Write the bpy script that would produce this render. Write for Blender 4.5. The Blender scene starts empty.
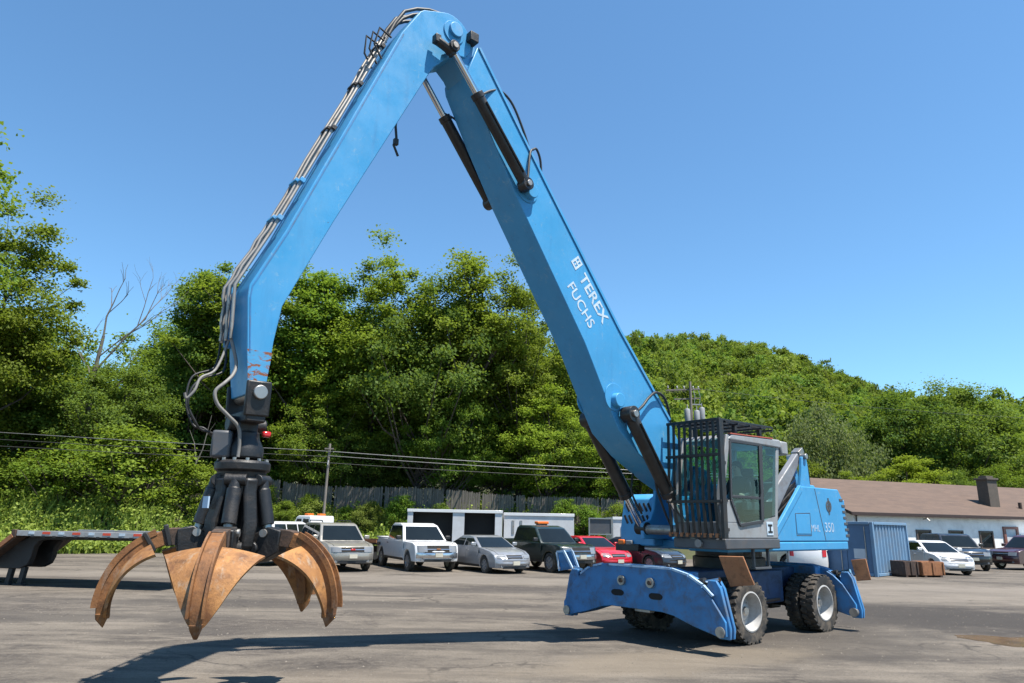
import bpy, bmesh, math, random
import numpy as np
from mathutils import Vector, Matrix

# ------------------------------------------------------------------ camera, sky, sun, exposure
scn = bpy.context.scene
R = math.radians
cam_d = bpy.data.cameras.new('Camera')
cam_d.sensor_width = 36.0
cam_d.lens = 700.0 / 1024.0 * 36.0
cam_d.clip_start = 0.1
cam_d.clip_end = 6000
cam = bpy.data.objects.new('Camera', cam_d)
scn.collection.objects.link(cam)
cam.matrix_world = (Matrix.Translation((0, 0, 2.0)) @ Matrix.Rotation(R(90 + 14.5), 4, 'X') @ Matrix.Rotation(R(1.1), 4, 'Z'))
scn.camera = cam

SUN_DIR = Vector((0.34, -0.22, 1.0)).normalized()       # towards the sun
world = bpy.data.worlds.new('World')
scn.world = world
world.use_nodes = True
wn = world.node_tree
bg = wn.nodes['Background']
sky = wn.nodes.new('ShaderNodeTexSky')
sky.sky_type = 'NISHITA'
sky.sun_disc = False
sky.sun_elevation = math.asin(SUN_DIR.z)
sky.sun_rotation = math.atan2(SUN_DIR.x, SUN_DIR.y)
sky.air_density = 1.0
sky.dust_density = 0.1
sky.ozone_density = 6.0
sky.altitude = 100
tint = wn.nodes.new('ShaderNodeMix')
tint.data_type = 'RGBA'; tint.blend_type = 'MULTIPLY'
tint.inputs[0].default_value = 1.0
tint.inputs[7].default_value = (0.87, 1.09, 1.08, 1)
wn.links.new(sky.outputs[0], tint.inputs[6])
wn.links.new(tint.outputs[2], bg.inputs[0])
bg.inputs[1].default_value = 0.094
sun_d = bpy.data.lights.new('Sun', 'SUN')
sun_d.energy = 5.0
sun_d.angle = R(0.5)
sun_d.color = (1.0, 0.945, 0.86)
sun = bpy.data.objects.new('Sun', sun_d)
scn.collection.objects.link(sun)
sun.rotation_euler = (-SUN_DIR).to_track_quat('-Z', 'Y').to_euler()
scn.view_settings.view_transform = 'Standard'
scn.view_settings.look = 'None'
scn.view_settings.gamma = 1
scn.view_settings.exposure = 1.1
scn.view_settings.use_curve_mapping = False
scn.cycles.max_bounces = 10
scn.cycles.diffuse_bounces = 6
scn.cycles.transmission_bounces = 8
scn.cycles.transparent_max_bounces = 12
col = scn.collection

# ------------------------------------------------------------------ materials
def srgb(r, g, b):
    f = lambda c: c / 12.92 if c <= 0.04045 else ((c + 0.055) / 1.055) ** 2.4
    return (f(r / 255), f(g / 255), f(b / 255))

class NT:
    def __init__(s, name):
        s.m = bpy.data.materials.new(name)
        s.m.use_nodes = True
        s.t = s.m.node_tree
        s.p = s.t.nodes['Principled BSDF']
    def n(s, typ, **kw):
        nd = s.t.nodes.new(typ)
        for k, v in kw.items():
            if k.startswith('i_'):
                nd.inputs[k[2:].replace('_', ' ')].default_value = v
            elif k.startswith('x'):
                nd.inputs[int(k[1:])].default_value = v
            else:
                setattr(nd, k, v)
        return nd
    def l(s, a, b):
        s.t.links.new(a, b)
    def coord(s, scale=(1, 1, 1), rot=(0, 0, 0), kind='Object'):
        tc = s.n('ShaderNodeTexCoord')
        mp = s.n('ShaderNodeMapping')
        mp.inputs['Scale'].default_value = scale
        mp.inputs['Rotation'].default_value = rot
        s.l(tc.outputs[kind], mp.inputs['Vector'])
        return mp.outputs[0]
    def noise(s, vec, scale, detail=5, rough=0.6, lo=0.4, hi=0.6, dist=0.0):
        nz = s.n('ShaderNodeTexNoise')
        nz.inputs['Scale'].default_value = scale
        nz.inputs['Detail'].default_value = detail
        nz.inputs['Roughness'].default_value = rough
        nz.inputs['Distortion'].default_value = dist
        if vec is not None:
            s.l(vec, nz.inputs['Vector'])
        mr = s.n('ShaderNodeMapRange')
        mr.inputs['From Min'].default_value = lo
        mr.inputs['From Max'].default_value = hi
        s.l(nz.outputs['Fac'], mr.inputs['Value'])
        return mr.outputs[0]
    def mix(s, fac, a, b):
        mx = s.n('ShaderNodeMix', data_type='RGBA')
        for sock, v in ((mx.inputs[0], fac), (mx.inputs[6], a), (mx.inputs[7], b)):
            if isinstance(v, (int, float)):
                sock.default_value = v
            elif isinstance(v, (tuple, list)):
                sock.default_value = (*v[:3], 1)
            else:
                s.l(v, sock)
        return mx.outputs[2]
    def mul(s, a, b):
        m = s.n('ShaderNodeMath', operation='MULTIPLY')
        for i, v in enumerate((a, b)):
            if isinstance(v, (int, float)):
                m.inputs[i].default_value = v
            else:
                s.l(v, m.inputs[i])
        return m.outputs[0]
    def bump(s, h, strength=0.3, dist=0.02):
        b = s.n('ShaderNodeBump')
        b.inputs['Strength'].default_value = strength
        b.inputs['Distance'].default_value = dist
        s.l(h, b.inputs['Height'])
        s.l(b.outputs[0], s.p.inputs['Normal'])

def paint(name, base, rough=0.4, metal=0.0, dirt=None, amount=0.5, scale=3.0, var=0.12, streak=(1, 1, 1), bump=0.0, coat=0.0, lo=0.48, hi=0.72):
    t = NT(name)
    base = tuple(x * 0.82 for x in base)
    if dirt is not None: dirt = tuple(x * 0.82 for x in dirt)
    v = t.coord(streak)
    c = t.mix(t.noise(v, scale * 0.6, 4, 0.6, 0.3, 0.7), tuple(x * (1 - var) for x in base), tuple(min(1, x * (1 + var)) for x in base))
    if dirt is not None:
        f = t.noise(v, scale, 8, 0.7, lo, hi, 0.4)
        c = t.mix(t.mul(f, amount), c, dirt)
        mr = t.n('ShaderNodeMapRange')
        mr.inputs['To Min'].default_value = rough
        mr.inputs['To Max'].default_value = min(0.95, rough + 0.35)
        t.l(f, mr.inputs['Value'])
        t.l(mr.outputs[0], t.p.inputs['Roughness'])
    else:
        t.p.inputs['Roughness'].default_value = rough
    t.l(c, t.p.inputs['Base Color'])
    t.p.inputs['Metallic'].default_value = metal
    t.p.inputs['Coat Weight'].default_value = coat
    t.p.inputs['Coat Roughness'].default_value = 0.08
    if bump:
        t.bump(t.noise(v, scale * 9, 6, 0.65, 0.2, 0.8), bump, 0.01)
    return t.m

BLUE = (0.056, 0.305, 0.585)
M = {}
M['blue'] = paint('machine_blue', BLUE, 0.42, dirt=(0.16, 0.25, 0.36), amount=0.42, scale=1.6, var=0.10, bump=0.05)
def boom_paint():
    t = NT('boom_blue')
    v = t.coord((1, 1, 1))
    vz = t.coord((2.6, 2.6, 0.35))
    c = t.mix(t.noise(v, 0.9, 5, 0.6, 0.3, 0.7), tuple(x * 0.74 for x in BLUE), tuple(x * 0.86 for x in BLUE))
    c = t.mix(t.mul(t.noise(v, 1.7, 8, 0.7, 0.50, 0.72, 0.4), 0.45), c, (0.085, 0.27, 0.46))
    c = t.mix(t.mul(t.noise(vz, 2.4, 8, 0.72, 0.54, 0.74, 0.2), 0.5), c, (0.04, 0.17, 0.34))
    c = t.mix(t.mul(t.noise(v, 6.0, 9, 0.78, 0.57, 0.68, 0.6), 0.6), c, (0.20, 0.33, 0.42))
    c = t.mix(t.mul(t.noise(v, 17.0, 6, 0.75, 0.645, 0.70, 0.3), 0.75), c, (0.06, 0.05, 0.045))
    t.l(c, t.p.inputs['Base Color'])
    mr = t.n('ShaderNodeMapRange'); mr.inputs['To Min'].default_value = 0.34; mr.inputs['To Max'].default_value = 0.58
    t.l(t.noise(v, 2.5, 7, 0.7, 0.4, 0.65), mr.inputs['Value'])
    t.l(mr.outputs[0], t.p.inputs['Roughness'])
    t.p.inputs['Specular IOR Level'].default_value = 0.35
    t.bump(t.noise(v, 0.8, 3, 0.5, 0.2, 0.8), 0.06, 0.03)
    return t.m
M['blue_top'] = boom_paint()
M['blue_worn'] = paint('undercarriage_blue', (0.034, 0.195, 0.45), 0.5, dirt=(0.10, 0.11, 0.13), amount=0.75, scale=3.4, var=0.2, bump=0.15, lo=0.46, hi=0.66)
M['black_metal'] = paint('greasy_black_steel', (0.010, 0.010, 0.011), 0.45, dirt=(0.05, 0.04, 0.032), amount=0.6, scale=4, var=0.3, bump=0.25)
M['cyl'] = paint('cylinder_black', (0.012, 0.012, 0.013), 0.38, dirt=(0.07, 0.06, 0.05), amount=0.5, scale=5, bump=0.1)
M['chrome'] = paint('chrome_rod', (0.75, 0.75, 0.75), 0.16, 1.0)
M['steel'] = paint('bare_steel', (0.42, 0.41, 0.39), 0.42, 0.85, dirt=(0.18, 0.13, 0.09), amount=0.6, scale=5)
M['grey'] = paint('cab_grey', (0.27, 0.28, 0.29), 0.45, dirt=(0.20, 0.15, 0.11), amount=0.5, scale=4, bump=0.05)
M['dkgrey'] = paint('dark_grey_paint', (0.07, 0.075, 0.085), 0.5, dirt=(0.13, 0.11, 0.09), amount=0.5, scale=4)
M['armgrey'] = paint('arm_grey', (0.20, 0.21, 0.23), 0.45, dirt=(0.12, 0.10, 0.09), amount=0.5, scale=5)
M['rubber'] = paint('tyre_rubber', (0.02, 0.02, 0.02), 0.85, dirt=(0.15, 0.12, 0.09), amount=0.8, scale=5, bump=0.4, lo=0.42, hi=0.66)
M['hose'] = paint('black_hose', (0.014, 0.014, 0.014), 0.55, var=0.3)
M['hosegrey'] = paint('grey_hose', (0.20, 0.19, 0.175), 0.6, dirt=(0.08, 0.07, 0.06), amount=0.6, scale=8)
M['pipe'] = paint('steel_pipe', (0.40, 0.37, 0.33), 0.42, 0.6, dirt=(0.14, 0.10, 0.07), amount=0.7, scale=6)
M['rim'] = paint('wheel_white', (0.44, 0.44, 0.435), 0.5, dirt=(0.25, 0.21, 0.17), amount=0.7, scale=5, lo=0.42)
M['letter'] = paint('white_lettering', (0.55, 0.64, 0.72), 0.5, dirt=(0.2, 0.4, 0.56), amount=0.7, scale=9)
M['letter_faint'] = paint('faded_lettering', (0.42, 0.55, 0.70), 0.5)
M['orange'] = paint('orange_lens', (0.75, 0.16, 0.02), 0.25)
M['red'] = paint('red_lens', (0.55, 0.02, 0.02), 0.2)
M['lens'] = paint('clear_lens', (0.20, 0.21, 0.22), 0.12, coat=0.5)
M['skin'] = paint('skin', (0.42, 0.24, 0.17), 0.6)
M['cloth'] = paint('dark_clothing', (0.02, 0.021, 0.027), 0.85)
M['hair'] = paint('dark_hair', (0.015, 0.012, 0.01), 0.7)
M['seat'] = paint('seat_cloth', (0.03, 0.03, 0.032), 0.8)

def rust_mat(name, light, dark, steel, amount=0.5):
    t = NT(name)
    light, dark, steel = (tuple(x * 0.85 for x in q) for q in (light, dark, steel))
    v = t.coord((1, 1, 1))
    c = t.mix(t.noise(v, 3.2, 8, 0.7, 0.35, 0.65, 0.6), light, dark)
    c = t.mix(t.mul(t.noise(v, 8, 8, 0.75, 0.52, 0.68), 0.8), c, tuple(x * 0.45 for x in dark))
    v2 = t.coord((2.2, 2.2, 0.7))
    c = t.mix(t.mul(t.noise(v2, 4.5, 7, 0.7, 0.54, 0.74), amount), c, steel)
    t.l(c, t.p.inputs['Base Color'])
    t.p.inputs['Roughness'].default_value = 0.72
    t.p.inputs['Metallic'].default_value = 0.15
    t.bump(t.noise(v, 30, 8, 0.7, 0.2, 0.8), 0.35, 0.01)
    return t.m
M['rust'] = rust_mat('worn_rust', (0.30, 0.13, 0.040), (0.12, 0.052, 0.022), (0.26, 0.22, 0.18), 0.6)
M['rootsteel'] = rust_mat('greasy_root_steel', (0.11, 0.062, 0.038), (0.028, 0.024, 0.022), (0.20, 0.18, 0.165), 0.7)
M['rustshell'] = rust_mat('scraped_rust_shell', (0.42, 0.20, 0.062), (0.17, 0.072, 0.028), (0.36, 0.30, 0.23), 0.9)
M['rustdark'] = rust_mat('dark_rust', (0.10, 0.055, 0.035), (0.05, 0.035, 0.03), (0.2, 0.17, 0.15), 0.5)
M['rustplate'] = rust_mat('orange_rust_plate', (0.40, 0.17, 0.07), (0.26, 0.11, 0.05), (0.35, 0.22, 0.13), 0.4)

def glass_mat(name, tint, gloss=0.5):
    t = NT(name)
    out = t.t.nodes['Material Output']
    tr = t.n('ShaderNodeBsdfTransparent')
    tr.inputs[0].default_value = (*tint, 1)
    gl = t.n('ShaderNodeBsdfGlossy')
    gl.inputs['Roughness'].default_value = 0.03
    gl.inputs['Color'].default_value = (0.9, 0.95, 0.95, 1)
    fr = t.n('ShaderNodeFresnel')
    fr.inputs[0].default_value = 1.45
    gb = t.n('ShaderNodeNewGeometry')
    iv = t.n('ShaderNodeMath', operation='SUBTRACT'); iv.inputs[0].default_value = 1.0
    t.l(gb.outputs['Backfacing'], iv.inputs[1])
    mx = t.n('ShaderNodeMixShader')
    t.l(t.mul(fr.outputs[0], iv.outputs[0]), mx.inputs[0])
    t.l(tr.outputs[0], mx.inputs[1])
    t.l(gl.outputs[0], mx.inputs[2])
    t.l(mx.outputs[0], out.inputs['Surface'])
    return t.m
M['cabglass'] = glass_mat('green_cab_glass', (0.66, 0.84, 0.84))
M['carglass'] = paint('dark_car_glass', (0.010, 0.014, 0.016), 0.05)
M['carglass'].node_tree.nodes['Principled BSDF'].inputs['Specular IOR Level'].default_value = 0.32
M['black'] = paint('black_trim', (0.015, 0.015, 0.016), 0.5)
M['chrometrim'] = paint('chrome_trim', (0.65, 0.66, 0.68), 0.2, 0.9)
M['plate'] = paint('licence_plate', (0.55, 0.52, 0.42), 0.5)
M['alloy'] = paint('alloy_wheel', (0.45, 0.46, 0.48), 0.35, 0.7)
M['dark'] = paint('dark_recess', (0.012, 0.012, 0.012), 0.9)
def carpaint(name, c, metal=0.0):
    return paint(name, c, 0.28, metal, dirt=(0.22, 0.19, 0.16), amount=0.10, scale=2.5, var=0.02, coat=0.7)

# ------------------------------------------------------------------ mesh builder
class MB:
    def __init__(s):
        s.bm = bmesh.new()
    def v(s, p):
        return s.bm.verts.new(p)
    def face(s, vs):
        try:
            return s.bm.faces.new(vs)
        except ValueError:
            return None
    def box(s, c, d, rot=None):
        c = Vector(c)
        vs = []
        for i in (-1, 1):
            for j in (-1, 1):
                for k in (-1, 1):
                    p = Vector((i * d[0] / 2, j * d[1] / 2, k * d[2] / 2))
                    if rot is not None:
                        p = rot @ p
                    vs.append(s.v(c + p))
        for f in ((0, 1, 3, 2), (4, 6, 7, 5), (0, 4, 5, 1), (2, 3, 7, 6), (0, 2, 6, 4), (1, 5, 7, 3)):
            s.face([vs[i] for i in f])
        return s
    def bar(s, p0, p1, w, h, up=(0, 0, 1)):
        p0, p1 = Vector(p0), Vector(p1)
        d = (p1 - p0).normalized()
        up = Vector(up)
        sd = d.cross(up)
        if sd.length < 1e-4:
            sd = d.cross(Vector((0, 1, 0)))
        sd.normalize()
        u2 = sd.cross(d)
        vs = []
        for p in (p0, p1):
            for a, b in ((-1, -1), (1, -1), (1, 1), (-1, 1)):
                vs.append(s.v(p + sd * a * w / 2 + u2 * b * h / 2))
        s.face(vs[0:4][::-1]); s.face(vs[4:8])
        for i in range(4):
            s.face([vs[i], vs[(i + 1) % 4], vs[4 + (i + 1) % 4], vs[4 + i]])
        return s
    def prism(s, poly, a, b, axis='y', layers=None, f=None):
        """polygon in the plane across axis, extruded a..b; y: poly=(x,z); x: poly=(y,z); z: poly=(x,y)"""
        def P(q, t):
            if axis == 'y': return Vector((q[0], t, q[1]))
            if axis == 'x': return Vector((t, q[0], q[1]))
            return Vector((q[0], q[1], t))
        ts = layers or (a, b)
        rings = []
        for t in ts:
            rings.append([s.v(f(P(q, t)) if f else P(q, t)) for q in poly])
        s.face(rings[0]); s.face(rings[-1][::-1])
        n = len(poly)
        for r0, r1 in zip(rings, rings[1:]):
            for i in range(n):
                s.face([r0[i], r1[i], r1[(i + 1) % n], r0[(i + 1) % n]])
        return s
    def tube(s, pts, r, seg=8, caps=True):
        pts = [Vector(p) for p in pts]
        n = len(pts)
        rs = r if isinstance(r, (list, tuple)) else [r] * n
        prev = None
        rings = []
        for i, p in enumerate(pts):
            d = (pts[min(i + 1, n - 1)] - pts[max(i - 1, 0)]).normalized()
            if prev is None:
                a = d.orthogonal().normalized()
            else:
                a = (prev - d * prev.dot(d))
                a = a.normalized() if a.length > 1e-5 else d.orthogonal().normalized()
            prev = a
            b = d.cross(a)
            rings.append([s.v(p + (a * math.cos(2 * math.pi * k / seg) + b * math.sin(2 * math.pi * k / seg)) * rs[i]) for k in range(seg)])
        for r0, r1 in zip(rings, rings[1:]):
            for k in range(seg):
                s.face([r0[k], r0[(k + 1) % seg], r1[(k + 1) % seg], r1[k]])
        if caps:
            s.face(rings[0][::-1]); s.face(rings[-1])
        return s
    def cyl(s, p0, p1, r0, r1=None, seg=20):
        return s.tube([p0, p1], [r0, r1 if r1 is not None else r0], seg)
    def lathe(s, prof, o=(0, 0, 0), axis='z', seg=24, caps=True):
        """prof = [(r, h)...] closed loop or open; revolved about axis through o"""
        o = Vector(o)
        rings = []
        for r, h in prof:
            ring = []
            for k in range(seg):
                c, sn = r * math.cos(2 * math.pi * k / seg), r * math.sin(2 * math.pi * k / seg)
                p = {'z': Vector((c, sn, h)), 'y': Vector((c, h, sn)), 'x': Vector((h, c, sn))}[axis]
                ring.append(s.v(o + p))
            rings.append(ring)
        for r0, r1 in zip(rings, rings[1:]):
            for k in range(seg):
                s.face([r0[k], r0[(k + 1) % seg], r1[(k + 1) % seg], r1[k]])
        if caps:
            s.face(rings[0][::-1]); s.face(rings[-1])
        return s
    def grid(s, P, nu, nv, thick=None):
        """P(i,j)->point; sheet, or closed solid when thick(i,j) gives the back point"""
        A = [[s.v(P(i, j)) for j in range(nv)] for i in range(nu)]
        for i in range(nu - 1):
            for j in range(nv - 1):
                s.face([A[i][j], A[i + 1][j], A[i + 1][j + 1], A[i][j + 1]])
        if thick:
            B = [[s.v(thick(i, j)) for j in range(nv)] for i in range(nu)]
            for i in range(nu - 1):
                for j in range(nv - 1):
                    s.face([B[i][j], B[i][j + 1], B[i + 1][j + 1], B[i + 1][j]])
            for i in range(nu - 1):
                s.face([A[i][0], B[i][0], B[i + 1][0], A[i + 1][0]])
                s.face([A[i][-1], A[i + 1][-1], B[i + 1][-1], B[i][-1]])
            for j in range(nv - 1):
                s.face([A[0][j], A[0][j + 1], B[0][j + 1], B[0][j]])
                s.face([A[-1][j], B[-1][j], B[-1][j + 1], A[-1][j + 1]])
        return s
    def build(s, name, mat, parent=None, bevel=0.0, smooth=35, segs=2, label=None):
        bmesh.ops.recalc_face_normals(s.bm, faces=s.bm.faces[:])
        me = bpy.data.meshes.new(name)
        s.bm.to_mesh(me)
        s.bm.free()
        me.materials.append(mat)
        if smooth:
            for p in me.polygons:
                p.use_smooth = True
            me.set_sharp_from_angle(angle=R(smooth))
        o = bpy.data.objects.new(name, me)
        col.objects.link(o)
        if parent is not None:
            o.parent = parent
        if bevel:
            b = o.modifiers.new('Bevel', 'BEVEL')
            b.width = bevel
            b.segments = segs
            b.limit_method = 'ANGLE'
            b.angle_limit = R(40)
            b.harden_normals = False
        if label:
            o['label'] = label
        return o

def tag(o, label=None, cat=None, group=None, kind=None):
    if label: o['label'] = label
    if cat: o['category'] = cat
    if group: o['group'] = group
    if kind: o['kind'] = kind
    return o
def empty(name, loc=(0, 0, 0), rz=0.0, label=None, cat=None, group=None):
    o = bpy.data.objects.new(name, None)
    o.empty_display_size = 0.3
    col.objects.link(o)
    o.location = loc
    o.rotation_euler = (0, 0, rz)
    return tag(o, label, cat, group)
KIDS = {}
def copy_tree(o, parent=None):
    c = o.copy()
    col.objects.link(c)
    if parent is not None:
        c.parent = parent
    for ch in list(o.children):
        copy_tree(ch, c)
    return c
def smoothstep(a, b, x):
    t = max(0.0, min(1.0, (x - a) / (b - a)))
    return t * t * (3 - 2 * t)
def mesh_np(name, verts, faces, mats, mat_idx=None):
    me = bpy.data.meshes.new(name)
    verts = np.asarray(verts, np.float32); faces = np.asarray(faces, np.int32)
    nf, k = faces.shape
    me.vertices.add(len(verts)); me.vertices.foreach_set('co', verts.ravel())
    me.loops.add(nf * k); me.loops.foreach_set('vertex_index', faces.ravel())
    me.polygons.add(nf)
    me.polygons.foreach_set('loop_start', np.arange(0, nf * k, k, dtype=np.int32))
    if mat_idx is not None:
        me.polygons.foreach_set('material_index', mat_idx.astype(np.int32))
    me.update(calc_edges=True)
    for m in mats:
        me.materials.append(m)
    return me
def text_mesh(name, body, mat, size, mw, parent, extrude=0.003, align='LEFT', sx=1.0, bold=0.0):
    cu = bpy.data.curves.new(name, 'FONT')
    cu.body = body; cu.size = size; cu.extrude = extrude; cu.align_x = align; cu.offset = bold
    tmp = bpy.data.objects.new(name + '_curve', cu)
    col.objects.link(tmp)
    dg = bpy.context.evaluated_depsgraph_get()
    me = bpy.data.meshes.new_from_object(tmp.evaluated_get(dg))
    bpy.data.objects.remove(tmp)
    bpy.data.curves.remove(cu)
    me.name = name
    me.materials.clear(); me.materials.append(mat)
    me.transform(Matrix.Diagonal((sx, 1, 1, 1)))
    me.transform(mw)
    o = bpy.data.objects.new(name, me)
    col.objects.link(o)
    o.parent = parent
    return o

# ------------------------------------------------------------------ ground
def ground_mat():
    t = NT('dusty_asphalt_lot')
    v = t.coord((1, 1, 1))
    vs = t.coord((0.55, 1.0, 1), (0, 0, R(-14)))
    vt = t.coord((0.24, 1.3, 1), (0, 0, R(9)))
    c = t.mix(t.noise(v, 0.22, 7, 0.62, 0.36, 0.64, 0.5), (0.0896, 0.0769, 0.0643), (0.1520, 0.1311, 0.1070))
    c = t.mix(t.mul(t.noise(vs, 0.55, 9, 0.68, 0.47, 0.60, 0.9), 0.85), c, (0.0528, 0.0455, 0.0403))
    c = t.mix(t.mul(t.noise(vt, 0.9, 9, 0.68, 0.50, 0.64, 0.5), 0.7), c, (0.1880, 0.1609, 0.1302))
    c = t.mix(t.mul(t.noise(vt, 2.3, 8, 0.7, 0.52, 0.66, 0.3), 0.6), c, (0.0480, 0.0424, 0.0388))
    c = t.mix(t.mul(t.noise(vs, 3.1, 8, 0.72, 0.52, 0.68, 0.4), 0.5), c, (0.1720, 0.1476, 0.1201))
    c = t.mix(t.mul(t.noise(v, 9, 9, 0.8, 0.48, 0.70), 0.6), c, (0.1680, 0.1468, 0.1225))
    c = t.mix(t.mul(t.noise(v, 26, 6, 0.72, 0.52, 0.66), 0.65), c, (0.0440, 0.0393, 0.0349))
    # fine cracks and a few curved tyre tracks
    vo = t.n('ShaderNodeTexVoronoi', feature='DISTANCE_TO_EDGE'); vo.inputs['Scale'].default_value = 0.42
    wob = t.n('ShaderNodeTexNoise'); wob.inputs['Scale'].default_value = 1.6; wob.inputs['Detail'].default_value = 6
    t.l(v, wob.inputs['Vector'])
    wv = t.n('ShaderNodeVectorMath', operation='ADD'); t.l(v, wv.inputs[0]); t.l(wob.outputs['Color'], wv.inputs[1]); t.l(wv.outputs[0], vo.inputs['Vector'])
    cr = t.n('ShaderNodeMapRange'); cr.inputs['From Min'].default_value = 0.022; cr.inputs['From Max'].default_value = 0.0
    t.l(vo.outputs['Distance'], cr.inputs['Value'])
    c = t.mix(t.mul(t.mul(cr.outputs[0], t.noise(v, 0.35, 3, 0.5, 0.5, 0.6)), 0.7), c, (0.0320, 0.0283, 0.0256))
    wave = t.n('ShaderNodeTexWave', wave_type='RINGS'); wave.inputs['Scale'].default_value = 0.16; wave.inputs['Distortion'].default_value = 3.5; wave.inputs['Detail'].default_value = 2; wave.inputs['Detail Scale'].default_value = 0.5
    wm = t.n('ShaderNodeMapping'); wm.inputs['Location'].default_value = (9, -31, 0); t.l(v, wm.inputs['Vector']); t.l(wm.outputs[0], wave.inputs['Vector'])
    tr_ = t.n('ShaderNodeMapRange'); tr_.inputs['From Min'].default_value = 0.90; tr_.inputs['From Max'].default_value = 1.0
    t.l(wave.outputs['Fac'], tr_.inputs['Value'])
    c = t.mix(t.mul(t.mul(tr_.outputs[0], t.noise(v, 0.5, 6, 0.7, 0.42, 0.58)), 0.55), c, (0.0576, 0.0502, 0.0442))
    geo = t.n('ShaderNodeNewGeometry')
    def spot(cx, cy, sx, sy, rot, fac, colour, c, edge=0.45):
        mp = t.n('ShaderNodeMapping', vector_type='TEXTURE')
        mp.inputs['Location'].default_value = (cx, cy, 0)
        mp.inputs['Rotation'].default_value = (0, 0, rot)
        mp.inputs['Scale'].default_value = (sx, sy, 1000)
        t.l(geo.outputs['Position'], mp.inputs['Vector'])
        ln = t.n('ShaderNodeVectorMath', operation='LENGTH')
        t.l(mp.outputs[0], ln.inputs[0])
        nz = t.n('ShaderNodeTexNoise'); nz.inputs['Scale'].default_value = 0.7; nz.inputs['Detail'].default_value = 8; nz.inputs['Roughness'].default_value = 0.68
        sub = t.n('ShaderNodeMath', operation='MULTIPLY_ADD'); sub.inputs[1].default_value = 2.4; sub.inputs[2].default_value = -1.2
        ad = t.n('ShaderNodeMath', operation='ADD')
        t.l(nz.outputs['Fac'], sub.inputs[0])
        t.l(geo.outputs['Position'], nz.inputs['Vector'])
        t.l(ln.outputs['Value'], ad.inputs[0]); t.l(sub.outputs[0], ad.inputs[1])
        mr = t.n('ShaderNodeMapRange', interpolation_type='SMOOTHSTEP')
        mr.inputs['From Min'].default_value = 1.0 + edge; mr.inputs['From Max'].default_value = 1.0 - edge
        t.l(ad.outputs[0], mr.inputs['Value'])
        return t.mix(t.mul(mr.outputs[0], fac), c, colour)
    c = spot(9.8, 18.2, 6.3, 2.8, R(-22), 0.92, (0.0416, 0.0369, 0.0333), c)
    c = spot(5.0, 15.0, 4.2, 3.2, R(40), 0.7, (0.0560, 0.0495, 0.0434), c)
    c = spot(-5.0, 18.0, 6.5, 0.8, R(3), 0.65, (0.0528, 0.0471, 0.0426), c)
    c = spot(-1.0, 22.5, 6.0, 1.0, R(5), 0.6, (0.0560, 0.0495, 0.0450), c)
    c = spot(1.0, 16.6, 3.2, 0.5, R(-6), 0.5, (0.0600, 0.0518, 0.0465), c)
    c = spot(-9.5, 15.0, 4.5, 0.7, R(6), 0.6, (0.0528, 0.0471, 0.0426), c)
    c = spot(-3.5, 13.9, 3.8, 0.45, R(8), 0.5, (0.0560, 0.0495, 0.0442), c)
    c = spot(-12, 24.0, 7.0, 1.2, R(4), 0.55, (0.0560, 0.0502, 0.0465), c)
    c = spot(7.0, 23.0, 5.0, 0.9, R(-4), 0.5, (0.0560, 0.0495, 0.0450), c)
    c = spot(2.0, 26.3, 30.0, 1.4, R(2), 0.55, (0.1800, 0.1570, 0.1318), c)
    c = spot(14.0, 24.0, 9.0, 2.4, R(12), 0.5, (0.1760, 0.1531, 0.1279), c)
    c = spot(2.5, 11.6, 2.6, 0.8, R(25), 0.55, (0.1800, 0.1492, 0.1124), c)
    c = spot(-2.5, 9.8, 2.4, 0.5, R(10), 0.4, (0.1600, 0.1335, 0.1046), c)
    t.l(c, t.p.inputs['Base Color'])
    t.p.inputs['Roughness'].default_value = 0.92
    t.p.inputs['Specular IOR Level'].default_value = 0.2
    t.bump(t.noise(v, 11, 10, 0.75, 0.2, 0.8), 0.6, 0.03)
    return t.m
g = MB()
S = 3000
g.face([g.v((-S, -S, 0)), g.v((S, -S, 0)), g.v((S, S, 0)), g.v((-S, S, 0))])
tag(g.build('ground', ground_mat(), smooth=0), kind='structure')

def wet_mat():
    t = NT('muddy_puddle')
    v = t.coord()
    t.l(t.mix(t.noise(v, 1.5, 4), (0.14, 0.085, 0.05), (0.09, 0.06, 0.04)), t.p.inputs['Base Color'])
    t.p.inputs['Roughness'].default_value = 0.12
    return t.m
pb = MB()
rnd = random.Random(5)
pts = []
for k in range(28):
    a = 2 * math.pi * k / 28
    rr = 1 + 0.22 * math.sin(3 * a + 1) + rnd.uniform(-0.1, 0.1)
    pts.append((9.7 + 1.0 * rr * math.cos(a), 14.25 + 0.62 * rr * math.sin(a)))
pb.prism(pts, 0.001, 0.004, 'z')
tag(pb.build('puddle', wet_mat()), kind='structure')

# ---- gravel crumbs lying on the lot
rng = np.random.default_rng(11)
NG = 3600
px = rng.uniform(-11, 13, NG); py = rng.uniform(7.5, 26, NG)
sz = rng.uniform(0.006, 0.020, NG) * np.where(rng.random(NG) < 0.04, 1.8, 1)
base = np.array([[1, 0, 0.0], [-0.6, 0.8, 0], [-0.6, -0.9, 0], [0.1, 0.1, 0.75]])
ang = rng.uniform(0, 6.28, NG)
V = np.zeros((NG, 4, 3)); ca, sa = np.cos(ang), np.sin(ang)
for i in range(4):
    V[:, i, 0] = px + sz * (base[i, 0] * ca - base[i, 1] * sa)
    V[:, i, 1] = py + sz * (base[i, 0] * sa + base[i, 1] * ca)
    V[:, i, 2] = sz * base[i, 2] + 0.0005
idx = np.arange(NG)[:, None] * 4
F = np.concatenate([idx + np.array([[0, 1, 3]]), idx + np.array([[1, 2, 3]]), idx + np.array([[2, 0, 3]])])
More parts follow.
